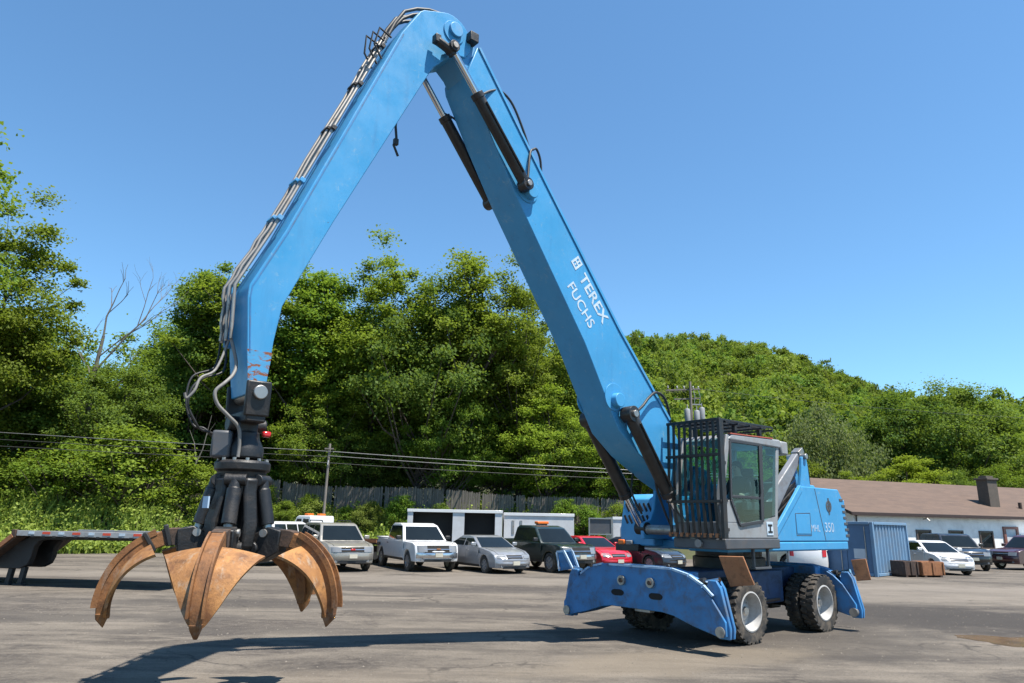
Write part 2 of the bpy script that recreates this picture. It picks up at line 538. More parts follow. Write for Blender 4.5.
go = bpy.data.objects.new('gravel', mesh_np('gravel', V.reshape(-1, 3), F, [paint('gravel_stone', (0.15, 0.132, 0.11), 0.95, var=0.6, scale=8)]))
col.objects.link(go)
tag(go, 'loose grey gravel crumbs scattered over the dusty lot', 'gravel', kind='stuff')

# ------------------------------------------------------------------ terrain: bank behind the cars, wooded hill
def bank_edge(x):
    return 37.5 + 6.5 * smoothstep(-25, -14, x) + 1.0 * smoothstep(-12, 8, x)
def bank_h(x, y):
    e = bank_edge(x)
    h = -0.06 + 2.5 * smoothstep(e, e + 5.5, y) + 0.02 * max(0, y - e - 5)
    return h * (1 - smoothstep(12, 15, x)) - 0.15 * smoothstep(12, 15, x)
def hill_R(x):
    pts = [(-500, 30), (-80, 45), (40, 106), (67, 113), (117, 107), (160, 99), (196, 89), (226, 77), (265, 71), (312, 64), (500, 62), (900, 56)]
    for (a, ha), (b, hb) in zip(pts, pts[1:]):
        if a <= x <= b:
            return ha + (hb - ha) * (x - a) / (b - a)
    return pts[0][1] if x < pts[0][0] else pts[-1][1]
def hill_h(x, y):
    t = max(0.0, min(1.25, (y - 92) / 328))
    prof = t ** 0.9 if t < 0.9 else 0.91 + 0.09 * math.sin(min(1, (t - 0.9) / 0.2) * math.pi / 2)
    xr = x * 420 / max(y, 92)
    w = 4.5 * math.sin(x * 0.021 + y * 0.013) + 3.0 * math.sin(x * 0.043 - y * 0.031 + 1.3)
    return hill_R(xr) * prof * 0.965 + w * min(1, t * 4) * 0.7 - 0.1
def grass_mat():
    t = NT('grassy_soil')
    v = t.coord()
    c = t.mix(t.noise(v, 0.5, 6, 0.6, 0.3, 0.7), (0.035, 0.045, 0.014), (0.06, 0.06, 0.024))
    c = t.mix(t.mul(t.noise(v, 3, 6, 0.7, 0.5, 0.7), 0.6), c, (0.07, 0.055, 0.03))
    t.l(c, t.p.inputs['Base Color'])
    t.p.inputs['Roughness'].default_value = 0.95
    return t.m
GR = grass_mat()
xs = np.linspace(-70, 15, 60); ys = np.concatenate([np.linspace(36, 52, 24), np.linspace(55, 120, 10)])
b = MB()
b.grid(lambda i, j: (xs[i], ys[j], bank_h(xs[i], ys[j])), len(xs), len(ys))
tag(b.build('grass_bank', GR, smooth=80), kind='structure')
xs2 = np.linspace(-420, 720, 70); ys2 = np.linspace(92, 620, 46)
b = MB()
b.grid(lambda i, j: (xs2[i], ys2[j], hill_h(xs2[i], ys2[j])), len(xs2), len(ys2))
tag(b.build('hill', GR, smooth=80), kind='structure')

# ------------------------------------------------------------------ foliage
def leaf_mat(name, dark, light, trans=0.35, cells=0.0):
    t = NT(name)
    out = t.t.nodes['Material Output']
    geo = t.n('ShaderNodeNewGeometry')
    oi = t.n('ShaderNodeObjectInfo')
    v = t.coord((1, 1, 1))
    nzf = t.noise(v, 0.55, 3, 0.5, 0.35, 0.65)
    av = t.n('ShaderNodeMath', operation='MULTIPLY_ADD'); av.inputs[1].default_value = 0.5
    t.l(geo.outputs['Random Per Island'], av.inputs[0]); t.l(t.mul(nzf, 0.5), av.inputs[2])
    c = t.mix(av.outputs[0], tuple(x * 0.88 for x in dark), tuple(x * 1.1 for x in light))
    hs = t.n('ShaderNodeHueSaturation')
    mr = t.n('ShaderNodeMapRange'); mr.inputs['To Min'].default_value = 0.475; mr.inputs['To Max'].default_value = 0.515
    t.l(oi.outputs['Random'], mr.inputs['Value'])
    t.l(mr.outputs[0], hs.inputs['Hue'])
    mv = t.n('ShaderNodeMath', operation='MULTIPLY'); mv.inputs[1].default_value = 7.13
    fr = t.n('ShaderNodeMath', operation='FRACT')
    t.l(oi.outputs['Random'], mv.inputs[0]); t.l(mv.outputs[0], fr.inputs[0])
    mr2 = t.n('ShaderNodeMapRange'); mr2.inputs['To Min'].default_value = 0.75; mr2.inputs['To Max'].default_value = 1.25
    t.l(fr.outputs[0], mr2.inputs['Value']); t.l(mr2.outputs[0], hs.inputs['Value'])
    if cells:
        vo = t.n('ShaderNodeTexVoronoi'); vo.inputs['Scale'].default_value = cells
        t.l(v, vo.inputs['Vector'])
        sp = t.n('ShaderNodeSeparateColor'); t.l(vo.outputs['Color'], sp.inputs[0])
        t.l(sp.outputs[0], mr2.inputs['Value'])
        mr2.inputs['To Min'].default_value = 0.45; mr2.inputs['To Max'].default_value = 1.4
        t.l(sp.outputs[1], mr.inputs['Value'])
        mr.inputs['To Min'].default_value = 0.47; mr.inputs['To Max'].default_value = 0.525
    t.l(c, hs.inputs['Color'])
    df = t.n('ShaderNodeBsdfDiffuse'); tl = t.n('ShaderNodeBsdfTranslucent'); gl = t.n('ShaderNodeBsdfGlossy')
    gl.inputs['Roughness'].default_value = 0.6
    gl.inputs['Color'].default_value = (0.3, 0.32, 0.25, 1)
    t.l(hs.outputs[0], df.inputs[0])
    yl = t.mix(0.5, hs.outputs[0], (0.22, 0.30, 0.02))
    t.l(yl, tl.inputs[0])
    m1 = t.n('ShaderNodeMixShader'); m1.inputs[0].default_value = trans
    t.l(df.outputs[0], m1.inputs[1]); t.l(tl.outputs[0], m1.inputs[2])
    m2 = t.n('ShaderNodeMixShader'); m2.inputs[0].default_value = 0.03
    t.l(m1.outputs[0], m2.inputs[1]); t.l(gl.outputs[0], m2.inputs[2])
    t.l(m2.outputs[0], out.inputs['Surface'])
    return t.m
L_MID = leaf_mat('leaf_mid_green', (0.090, 0.160, 0.020), (0.175, 0.255, 0.030), 0.5)
L_DARK = leaf_mat('leaf_dark_green', (0.060, 0.120, 0.022), (0.115, 0.19, 0.032), 0.48)
L_YEL = leaf_mat('leaf_yellow_green', (0.13, 0.20, 0.018), (0.22, 0.29, 0.028), 0.5)
L_WIL = leaf_mat('leaf_grey_green', (0.12, 0.165, 0.06), (0.19, 0.235, 0.10), 0.45)
L_WEED = leaf_mat('weed_green', (0.17, 0.24, 0.045), (0.28, 0.335, 0.075), 0.5)
L_HILL = leaf_mat('leaf_hill', (0.095, 0.155, 0.026), (0.155, 0.22, 0.038), 0.45, 0.105)
BARK = paint('bark', (0.075, 0.06, 0.048), 0.9, var=0.35, scale=6, streak=(1, 1, 0.2), bump=0.6)
DEADBARK = paint('dead_bark', (0.16, 0.145, 0.125), 0.9, var=0.35, scale=6, streak=(1, 1, 0.2), bump=0.6)

def unit(a):
    return a / np.maximum(np.linalg.norm(a, axis=1, keepdims=True), 1e-6)
def leaves(rng, centers, sig, nl, size, flat=0.65, up=0.6, cen=None, droop=0.0):
    n = len(centers) * nl
    off = rng.normal(size=(n, 3)) * np.repeat(sig, nl)[:, None]
    off[:, 2] *= flat
    c = np.repeat(centers, nl, axis=0) + off
    out = unit(c - (cen if cen is not None else c.mean(0)))
    nrm = unit(rng.normal(size=(n, 3)) * 0.75 + np.array([0, 0, up]) + out * 0.55)
    a = unit(np.cross(nrm, rng.normal(size=(n, 3))))
    if droop:
        a = unit(a * (1 - droop) + np.array([0, 0, -1]) * droop)
    bb = unit(np.cross(nrm, a))
    L = size * rng.uniform(0.65, 1.35, n)[:, None]
    W = L * rng.uniform(0.32, 0.5, n)[:, None]
    V = np.stack([c - a * L * 0.5, c + bb * W * 0.9 - a * L * 0.05, c + a * L * 0.55 - nrm * L * 0.12, c - bb * W * 0.9 - a * L * 0.05], 1)
    F = np.arange(n * 4).reshape(n, 4)
    return V.reshape(-1, 3), F
def make_crown(rng, H, Rr, z0, ncl, power=0.5, lob=0.35, shape='oval'):
    d = unit(rng.normal(size=(ncl, 3)))
    k = rng.normal(size=(5, 3)) * 1.9; ph = rng.uniform(0, 6.28, 5)
    mod = np.clip(1 + lob * np.sin(d @ k.T + ph).sum(1) / 2.2, 0.62, 1.13)
    rr = rng.random(ncl) ** power
    e = d * (rr * mod)[:, None]
    zc = z0 + (H - z0) * 0.5
    c = e * np.array([Rr, Rr, (H - z0) * 0.5])
    t = (c[:, 2] / ((H - z0) * 0.5) + 1) * 0.5
    if shape == 'oval':
        w = 0.75 + 0.55 * np.sin(np.clip(t, 0, 1) * math.pi) - 0.25 * t
    elif shape == 'column':
        w = 0.95 - 0.25 * t
    else:
        w = 0.55 + 0.75 * np.clip(t, 0, 1)
    c[:, 0] *= w; c[:, 1] *= w
    c[:, 2] += zc
    return c
def trunk_mb(rng, H, r0, centers, z0, nb=26, lean=0.03):
    mb = MB()
    n = 9
    pts = []
    ph = rng.uniform(0, 6.28, 2)
    for i in range(n):
        t = i / (n - 1)
        pts.append((lean * H * math.sin(t * 2.2 + ph[0]) * t, lean * H * math.sin(t * 2.6 + ph[1]) * t, t * H * 0.78))
    rad = [r0 * (1.25 if i == 0 else 1) * (1 - 0.9 * i / (n - 1)) + 0.02 for i in range(n)]
    mb.tube(pts, rad, 8)
    zc_ = (H + z0) / 2
    far = np.argsort(-(np.hypot(centers[:, 0], centers[:, 1]) / max(1e-3, np.abs(centers[:, :2]).max()) + np.abs(centers[:, 2] - zc_) / (H - z0)))[:24]
    pick = np.unique(np.concatenate([far, rng.choice(len(centers), min(nb, len(centers)), replace=False)]))
    for q in pick:
        c = centers[q]
        ht = max(z0 * 0.75, c[2] - np.hypot(c[0], c[1]) * rng.uniform(0.5, 0.95) - 0.4)
        t = min(0.93, ht / (H * 0.78))
        f = t * (n - 1); i = int(min(f, n - 2)); u = f - i
        s = Vector(pts[i]).lerp(Vector(pts[i + 1]), u)
        rr = (rad[i] * (1 - u) + rad[i + 1] * u) * 0.5
        e = Vector(c)
        m = s.lerp(e, 0.5) + Vector((0, 0, -0.08 * (e - s).length)) + Vector(rng.normal(size=3) * 0.12)
        mb.tube([s, m, e], [rr, rr * 0.6, 0.015], 5)
    return mb
PROTO = {}
def proto(key, seed, H, Rr, z0, ncl, nl, size, mat, r0=0.26, power=0.5, lob=0.35, shape='oval', sig=0.115, droop=0.0, flat=0.55, up=1.0, bark=None):
    rng = np.random.default_rng(seed)
    c = make_crown(rng, H, Rr, z0, ncl, power, lob, shape)
    s = rng.uniform(0.6, 1.25, ncl) * Rr * sig
    V, F = leaves(rng, c, s, nl, size, flat, up, np.array([0, 0, z0 + (H - z0) * 0.4]), droop)
    crown = mesh_np('crown_' + key, V, F, [mat])
    tb = trunk_mb(rng, H, r0, c, z0)
    tr = tb.build('trunk', bark or BARK)
    tm = tr.data
    bpy.data.objects.remove(tr)
    PROTO[key] = (tm, crown, H)
def tree(name, key, x, y, z, H, rz, label, cat='tree', group=None, wid=1.0, mat=None):
    tm, cm, h0 = PROTO[key]
    root = empty(name, (x, y, z), rz, label, cat, group)
    s = H / h0
    root.scale = (s * wid, s * wid, s)
    for nm, me in (('trunk', tm), ('crown', cm)):
        o = bpy.data.objects.new(nm, me)
        col.objects.link(o)
        o.parent = root
        if nm == 'crown' and mat is not None:
            o.material_slots[0].link = 'OBJECT'
            o.material_slots[0].material = mat
    return root
proto('a', 1, 20, 4.6, 3.0, 165, 290, 0.20, L_MID, lob=0.5)
proto('b', 2, 20, 4.2, 2.0, 160, 290, 0.20, L_MID, lob=0.55, shape='column')
proto('c', 3, 20, 5.0, 4.5, 150, 300, 0.205, L_MID, lob=0.6, shape='top')
proto('d', 4, 20, 3.6, 2.0, 130, 240, 0.185, L_MID, lob=0.6, shape='oval', sig=0.125, power=0.6)
proto('e', 5, 12, 3.6, 1.2, 115, 250, 0.175, L_YEL, lob=0.45, r0=0.14)
proto('f', 6, 12, 4.6, 1.6, 140, 260, 0.18, L_DARK, lob=0.4, r0=0.18)
proto('w', 7, 13, 5.2, 1.4, 180, 190, 0.22, L_WIL, lob=0.3, r0=0.3, droop=0.6, flat=1.1)
proto('s', 8, 3.4, 2.0, 0.1, 85, 120, 0.115, L_WEED, lob=0.35, r0=0.05, sig=0.13)
proto('v', 9, 3.4, 1.6, 0.1, 75, 115, 0.12, L_MID, lob=0.4, r0=0.05, sig=0.14)

# front row of the wood behind the fence: (name, proto, x, y, H, width, mat, label)
front = [
    ('broadleaf_tree', 'c', -34.0, 34.0, 22.6, 1.0, L_MID, 'tallest tree at the left picture edge, its leafy branches reaching into the sky'),
    ('broadleaf_tree', 'a', -31.6, 42.0, 18.4, 0.95, L_MID, 'rounded green tree just below the tall one at the left picture edge'),
    ('broadleaf_tree', 'f', -32.5, 46.5, 11.5, 1.2, L_DARK, 'dark bushy tree low at the far left beside the dead tree'),
    ('broadleaf_tree', 'f', -26.4, 46.8, 9.5, 1.0, L_DARK, 'low dark tree standing below the bare dead branches'),
    ('broadleaf_tree', 'b', -23.6, 51.5, 20.0, 0.85, L_DARK, 'dark slender tree right of the bare dead tree'),
    ('broadleaf_tree', 'd', -19.6, 50.5, 19.4, 1.15, L_MID, 'loose tall tree directly behind the rusty grapple arm, left side'),
    ('broadleaf_tree', 'b', -14.8, 51.5, 20.8, 1.0, L_MID, 'tall green tree just right of the hanging arm end'),
    ('broadleaf_tree', 'a', -10.2, 52.0, 19.3, 1.0, L_YEL, 'bright lush tree under the middle of the blue arm'),
    ('broadleaf_tree', 'f', -6.6, 50.6, 16.2, 0.8, L_DARK, 'dark full tree left of the loose tall one beside the boom'),
    ('broadleaf_tree', 'd', -3.0, 51.5, 22.0, 1.0, L_MID, 'loose tall tree with airy top left of the blue boom'),
    ('broadleaf_tree', 'a', 0.8, 52.5, 18.2, 0.85, L_MID, 'green tree partly behind the lower half of the boom'),
    ('maple_sapling', 'e', 2.6, 50.0, 9.6, 1.0, L_YEL, 'young yellow-green tree by the fence left of the lift cylinders'),
    ('maple_sapling', 'e', 6.4, 49.8, 7.6, 1.0, L_YEL, 'small yellow-green tree by the fence behind the boom foot'),
    ('broadleaf_tree', 'f', 5.6, 56.0, 12.8, 0.9, L_DARK, 'dark tree showing just right of the boom above the cylinders'),
    ('broadleaf_tree', 'e', -13.0, 49.8, 10.0, 0.9, L_MID, 'light green tree leaning over the fence by the utility pole'),
    ('broadleaf_tree', 'f', -4.6, 49.8, 9.4, 0.75, L_MID, 'low leafy tree over the fence behind the white pickup'),
]
for i, (nm, k, x, y, H, w, m, lb) in enumerate(front):
    tree(nm, k, x, y, bank_h(x, y) - 0.1, H * (1.07 if H > 15 else 1.0), 1.7 * i + 0.4, lb, 'tree', None, w, m)
rr = random.Random(3)
for i in range(15):
    xx = -33 + i * 3.0 + rr.uniform(-0.9, 0.9); yy = 51.4 + rr.uniform(-1.0, 2.0)
    if -22.5 < xx < -21: continue
    tree('understorey_tree', 'f', xx, yy, bank_h(xx, yy) - 0.1, rr.uniform(5.0, 7.5), rr.uniform(0, 6.28), 'low leafy undergrowth tree between the fence and the tall trunks', 'tree', 'undergrowth behind the fence', rr.uniform(1.0, 1.3), rr.choice([L_MID, L_DARK, L_MID]))
keys = ['a', 'b', 'c', 'd', 'a', 'b', 'f']
n = 0
for (Y, x0, x1, st, h0, h1) in ((57.5, -46, 4, 4.6, 15.5, 18.5), (64, -54, 9, 5.4, 16, 19.5), (72, -62, 12, 6.5, 17, 20)):
    x = x0
    while x < x1:
        xx, yy = x + rr.uniform(-1.2, 1.2), Y + rr.uniform(-1.8, 1.8)
        H = rr.uniform(h0, h1)
        if -33 < xx * 50 / yy < -25.5:
            H *= 0.70
        if xx * 50 / yy > 2.5:
            H *= 0.72
        if -7.5 < xx * 50 / yy < -4.5:
            H *= 0.86
        k = keys[n % len(keys)]
        tree('broadleaf_tree', k, xx, yy, bank_h(xx, yy) - 0.1, H, rr.uniform(0, 6.28), 'green tree deep in the wood behind the front row of trees', 'tree', 'trees deep in the wood', rr.uniform(0.95, 1.2), rr.choice([L_MID, L_MID, L_DARK]))
        n += 1
        x += st
# dead tree
def dead_tree():
    root = empty('dead_tree', (-28.6, 47.0, 2.0), 0, 'bare grey dead tree with forked leafless branches among the green trees', 'tree')
    mb = MB()
    r = random.Random(21)
    mb.tube([(0, 0, 0), (0.15, 0, 5), (0.0, 0.1, 9), (0.3, 0, 12)], [0.24, 0.2, 0.15, 0.10], 8)
    mb.build('trunk', DEADBARK, root)
    mb = MB()
    def br(p, d, L, rad, lev):
        p1 = p + d * L * 0.5 + Vector((r.uniform(-.1, .1), 0, r.uniform(0, .15))) * L
        p2 = p + d * L
        mb.tube([p, p1, p2], [rad, rad * 0.75, rad * 0.5], 5)
        if lev:
            for k in range(3):
                dd = (d + Vector((r.uniform(-.75, .75), r.uniform(-.6, .6), r.uniform(-.1, .5)))).normalized()
                br(p1.lerp(p2, r.uniform(0.1, 1)), dd, L * r.uniform(.45, .7), rad * 0.5, lev - 1)
    br(Vector((0.3, 0, 11.6)), Vector((0.12, 0, 1)).normalized(), 3.0, 0.075, 2)
    br(Vector((0.1, 0, 9.5)), Vector((0.62, 0.1, 0.9)).normalized(), 4.8, 0.075, 3)
    br(Vector((0.1, 0, 8.0)), Vector((-0.5, 0.1, 0.9)).normalized(), 3.2, 0.053, 2)
    br(Vector((0.2, 0, 10.5)), Vector((0.85, 0.1, 0.75)).normalized(), 4.0, 0.053, 2)
    br(Vector((0.1, 0, 7.0)), Vector((0.7, 0.1, 0.7)).normalized(), 3.2, 0.045, 2)
    mb.build('branches', DEADBARK, root)
dead_tree()
# bare leaning sapling between bushes
b = MB()
b.tube([(0, 0, 0), (0.25, 0, 2.2), (0.9, 0.1, 4.2), (1.2, 0.1, 6.4)], [0.06, 0.05, 0.035, 0.015], 6)
b.tube([(0.6, 0.05, 3.4), (0.3, 0.1, 4.6), (-0.1, 0.1, 5.4)], [0.03, 0.02, 0.01], 5)
b.tube([(1.0, 0.1, 5.0), (1.5, 0.1, 5.9)], [0.02, 0.01], 5)
o = b.build('bare_sapling', DEADBARK)
o.location = (-20.6, 45.2, 2.0)
tag(o, 'thin pale leafless sapling leaning above the weeds left of the grapple', 'sapling')

# bushes on the bank
bushes = [
    ('s', -23.0, 43.6, 5.0, 1.25, 'big light green bush on the bank left of the grapple'),
    ('s', -26.6, 43.0, 3.9, 1.2, 'rounded bush just left of the biggest bank bush'),
    ('v', -29.8, 42.6, 3.2, 1.2, 'dark bush on the bank above the trailer neck'),
    ('v', -33.0, 44.0, 3.4, 1.2, 'dark bush at the far left on the bank'),
    ('s', -19.2, 45.0, 3.3, 1.1, 'bush right behind the black grapple body'),
    ('v', -15.6, 46.4, 2.2, 1.0, 'small bush against the fence left of the white truck cab'),
    ('s', -12.4, 46.4, 2.3, 0.9, 'leafy bush behind the white truck cab'),
    ('s', -9.2, 46.8, 2.0, 0.9, 'bush behind the gold SUV'),
    ('v', -7.4, 46.8, 1.7, 0.9, 'low bush between the gold SUV and the white pickup'),
    ('s', 8.6, 47.0, 2.5, 0.7, 'small bush at the fence end behind the blue machine'),
]
for i, (k, x, y, H, w, lb) in enumerate(bushes):
    tree('bush', k, x, y, bank_h(x, y) - 0.1, H, i * 1.3, lb, 'bush', None, w, L_MID if i in (0, 1, 4) else None)

rs = random.Random(12)
for i in range(16):
    xx = -17.5 + i * 1.65 + rs.uniform(-0.6, 0.6); yy = 47.0 + rs.uniform(-0.5, 0.6)
    tree('fence_shrub', rs.choice(['s', 'v', 'v']), xx, yy, bank_h(xx, yy) - 0.1, rs.uniform(1.3, 2.9), rs.uniform(0, 6.28), 'leafy shrub growing up against the weathered grey fence', 'bush', 'shrubs along the fence', rs.uniform(0.7, 1.1), rs.choice([L_MID, L_DARK, None]))
# weeds: tall grass on the bank (stuff)
rng = np.random.default_rng(4)
NW = 17000
wx = rng.uniform(-46, 10, NW); wt = rng.random(NW) ** 1.2
wy = np.array([bank_edge(x) for x in wx]) - 0.3 + wt * 6.0
wz = np.array([bank_h(x, y) for x, y in zip(wx, wy)])
patch = 0.6 + 0.5 * np.sin(wx * 0.9 + 1) * np.sin(wy * 1.1) + 0.3 * np.sin(wx * 2.3)
hgt = rng.uniform(0.35, 1.0, NW) * np.clip(patch + 0.5, 0.45, 1.4) * (0.75 + 0.5 * wt)
cen = np.stack([wx, wy, np.maximum(wz, 0)], 1)
ang = rng.uniform(0, 6.28, NW)
dirx = np.stack([np.cos(ang), np.sin(ang), np.zeros(NW)], 1)
lean = np.stack([rng.normal(size=NW) * 0.25, rng.normal(size=NW) * 0.25, np.ones(NW)], 1)
V1 = np.stack([cen - dirx * 0.05, cen + dirx * 0.05, cen + lean * hgt[:, None] * 0.6 + dirx * 0.05, cen + lean * hgt[:, None]], 1)
c2 = cen + lean * hgt[:, None] * rng.uniform(0.35, 1.0, NW)[:, None]
V2, F2 = leaves(rng, c2, np.full(NW, 0.12), 4, 0.19, 1.0, 0.9)
Vw = np.concatenate([V1.reshape(-1, 3), V2])
Fw = np.concatenate([np.arange(NW * 4).reshape(NW, 4), F2 + NW * 4])
wo = bpy.data.objects.new('tall_grass', mesh_np('tall_grass', Vw, Fw, [L_WEED]))
col.objects.link(wo)
tag(wo, 'tall green weeds and grass covering the bank behind the parked vehicles', 'grass', kind='stuff')

# trees at the foot of the hill on the right, behind the building
right = [
    ('willow_tree', 'w', 38.5, 88, 16.0, 1.0, None, 'pale grey-green willow above the cab roof, behind the building'),
    ('broadleaf_tree', 'e', 45.0, 80, 10.8, 1.25, L_YEL, 'bright round tree right behind the roof left of the chimney'),
    ('broadleaf_tree', 'e', 38.5, 79, 8.6, 1.1, L_YEL, 'small bright tree below the willow behind the blue tailgate'),
    ('broadleaf_tree', 'f', 31.0, 84, 11.5, 1.1, L_MID, 'green tree just above the cab roof left of the willow'),
    ('broadleaf_tree', 'f', 54.0, 96, 19.5, 0.95, L_DARK, 'tall dark tree left of the chimney behind the roof'),
    ('broadleaf_tree', 'f', 61.5, 97, 20.5, 1.0, L_DARK, 'tallest dark tree behind the chimney'),
    ('broadleaf_tree', 'f', 68.5, 99, 14.5, 1.1, L_MID, 'tall tree right of the chimney near the picture edge'),
    ('broadleaf_tree', 'f', 60.0, 86, 10.0, 1.1, L_MID, 'rounded lower tree behind the chimney top'),
    ('broadleaf_tree', 'f', 68.0, 84, 12.5, 1.1, L_DARK, 'dark tree above the roof at the right picture edge'),
    ('broadleaf_tree', 'f', 75.5, 98, 11.0, 1.2, L_MID, 'tree at the right picture edge with the hill above it'),
    ('broadleaf_tree', 'f', 53.5, 84, 9.0, 1.0, L_DARK, 'low dark tree between the bright round tree and the chimney'),
    ('broadleaf_tree', 'f', 25.0, 80, 10.5, 1.1, L_MID, 'tree behind the black cab guard'),
    ('broadleaf_tree', 'a', 17.5, 78, 13.5, 1.1, L_MID, 'tree behind the utility pole transformers'),
    ('broadleaf_tree', 'b', 11.5, 76, 13.0, 1.2, L_DARK, 'tree right of the boom below the hill crest'),
]
for i, (nm, k, x, y, H, w, m, lb) in enumerate(right):
    tree(nm, k, x, y, 0 if y < 92 else hill_h(x, y), H, i * 2.1 + 0.7, lb, 'tree', None, w, m)

# forest on the hill: a mass of crowns (stuff)
def forest():
    rng = np.random.default_rng(77)
    protos = []
    for k in range(8):
        nc = 30
        d = unit(rng.normal(size=(nc, 3))); d[:, 2] = np.abs(d[:, 2]) * 1.1 - 0.25
        c = d * np.array([0.42, 0.42, 0.5]) * rng.uniform(0.75, 1.1, (nc, 1)) + np.array([0, 0, 0.45])
        V, F = leaves(rng, c, rng.uniform(0.055, 0.095, nc), 30, 0.078, 0.6, 0.8, np.array([0, 0, 0.25]))
        protos.append(V)
    VV = []
    step = 8.9
    y = 101.0
    while y < 440:
        x = y * 0.02
        while x < y * 0.95 + 20:
            xx = x + rng.uniform(-3.2, 3.2); yy = y + rng.uniform(-3.2, 3.2)
            H = rng.uniform(7.5, 15) * (1.25 if rng.random() < 0.12 else 1)
            W = rng.uniform(6.5, 12.5)
            p = protos[rng.integers(8)]
            a = rng.uniform(0, 6.28); ca, sa = math.cos(a), math.sin(a)
            q = np.stack([(p[:, 0] * ca - p[:, 1] * sa) * W + xx, (p[:, 0] * sa + p[:, 1] * ca) * W + yy, p[:, 2] * H + hill_h(xx, yy) - 1.0], 1)
            VV.append(q)
            x += step
        y += step * (1.0 if y < 300 else 1.15)
    V = np.concatenate(VV)
    F = np.arange(len(V)).reshape(-1, 4)
    o = bpy.data.objects.new('hill_forest', mesh_np('hill_forest', V, F, [L_HILL]))
    col.objects.link(o)
    tag(o, 'dense green forest covering the whole hillside on the right', 'forest', kind='stuff')
forest()

# ------------------------------------------------------------------ fence
WOOD = paint('weathered_fence_wood', (0.15, 0.13, 0.11), 0.9, dirt=(0.07, 0.06, 0.05), amount=0.7, scale=3, var=0.4, streak=(6, 6, 0.5), bump=0.3)
def fence():
    root = empty('wooden_fence', (-8, 48.2, 2.4), 0, 'long weathered grey stockade fence under the trees behind the parked vehicles', 'fence')
    mb = MB(); rl = MB()
    r = random.Random(8)
    x = -30.0
    z0 = lambda X: bank_h(X - 8, 48.2) - 2.4
    while x < 21.0:
        w = 0.14
        h = 2.08 + r.uniform(-0.06, 0.06) + 0.08 * math.sin(x * 0.6)
        if r.random() > 0.03:
            tl = r.uniform(-0.012, 0.012)
            zb = z0(x) + 0.05
            mb.prism([(x, zb), (x + w, zb), (x + w + tl, zb + h - 0.09), (x + w * 0.72 + tl, zb + h), (x + w * 0.28 + tl, zb + h), (x + tl, zb + h - 0.09)], -0.012 + r.uniform(-.01, .01), 0.012, 'y')
        x += w + r.uniform(0.004, 0.022)
    mb.build('picket_panel', WOOD, root, smooth=0)
    for zz in (0.35, 1.65):
        rl = MB()
        for a in range(-30, 21, 3):
            rl.bar((a, 0.05, z0(a) + zz), (a + 3, 0.05, z0(a + 3) + zz), 0.04, 0.09)
        rl.build('rail', WOOD, root, smooth=0)
    for a in range(-30, 22, 3):
        MB().box((a, 0.12, z0(a) + 1.05), (0.10, 0.10, 2.15)).build('post', WOOD, root, 0.006)
fence()

# ------------------------------------------------------------------ utility poles and lines
POLEW = paint('pole_wood', (0.20, 0.175, 0.15), 0.9, var=0.3, scale=5, streak=(4, 4, 0.3))
PG = paint('transformer_grey', (0.30, 0.31, 0.32), 0.5, dirt=(0.25, 0.22, 0.18), amount=0.4)
root = empty('utility_pole', (15.6, 60, 0), 0, 'utility pole with cross-arm and grey transformers behind the cab guard', 'utility pole')
MB().tube([(0, 0, 0), (0, 0, 14.2)], [0.17, 0.11], 10).build('pole', POLEW, root)
MB().box((-0.6, 0.16, 13.5), (3.0, 0.11, 0.13), Matrix.Rotation(R(-3), 3, 'Y')).build('crossarm', POLEW, root, 0.01)
MB().box((-0.3, 0.16, 12.7), (2.2, 0.11, 0.12), Matrix.Rotation(R(-3), 3, 'Y')).build('crossarm', POLEW, root, 0.01)
for x in (-1.9, -1.1, -0.5, 0.3, 0.75):
    MB().lathe([(0.04, 0), (0.08, 0.06), (0.05, 0.12), (0.08, 0.18), (0.03, 0.26)], (x, 0.16, 13.58), 'z', 10).build('insulator', PG, root)
for x, y, z in ((0.45, -0.1, 10.6), (0.95, 0.1, 10.9), (-0.4, -0.25, 10.7)):
    b = MB().lathe([(0.02, -0.05), (0.24, 0), (0.25, 0.1), (0.25, 0.95), (0.2, 1.05), (0.02, 1.1)], (x, y, z), 'z', 16)
    b.cyl((x, y, z + 1.1), (x, y, z + 1.45), 0.05, 0.03, 8)
    b.build('transformer', PG, root)
b = MB()
for x in (0.3, 0.75):
    b.tube([(x, 0.1, 12.2), (x + 0.1, 0.05, 12.9), (x, 0.16, 13.5)], 0.025, 6)
b.box((0.5, 0.05, 12.2), (0.9, 0.1, 0.1))
b.build('cutout_bracket', PG, root)
root = empty('utility_pole', (-10.4, 40.5, 0), 0, 'thin grey utility pole rising behind the white truck cab', 'utility pole')
MB().tube([(0, 0, 0), (0.05, 0, 6.2)], [0.085, 0.065], 10).build('pole', POLEW, root)
MB().box((0.05, -0.1, 5.9), (0.5, 0.06, 0.08)).build('crossarm', POLEW, root)
MB().tube([(0.05, -0.02, 4.8), (0.05, -0.15, 5.0), (0.05, -0.02, 5.3)], 0.03, 6).build('bracket', PG, root)
WIRE = paint('aluminium_cable', (0.20, 0.20, 0.20), 0.5, 0.3)
WIRE2 = paint('black_cable', (0.03, 0.03, 0.03), 0.6)
def wire(p0, p1, sag, r, m, lb):
    p0, p1 = Vector(p0), Vector(p1)
    pts = []
    for i in range(25):
        t = i / 24
        p = p0.lerp(p1, t)
        p.z -= sag * 4 * t * (1 - t)
        pts.append(p)
    o = MB().tube(pts, r, 6).build('power_line', m)
    tag(o, lb, 'power line')
wire((-48, 34.5, 6.95), (-10.3, 40.4, 5.75), 0.12, 0.016, WIRE, 'upper pale cable from the left picture edge to the thin grey pole')
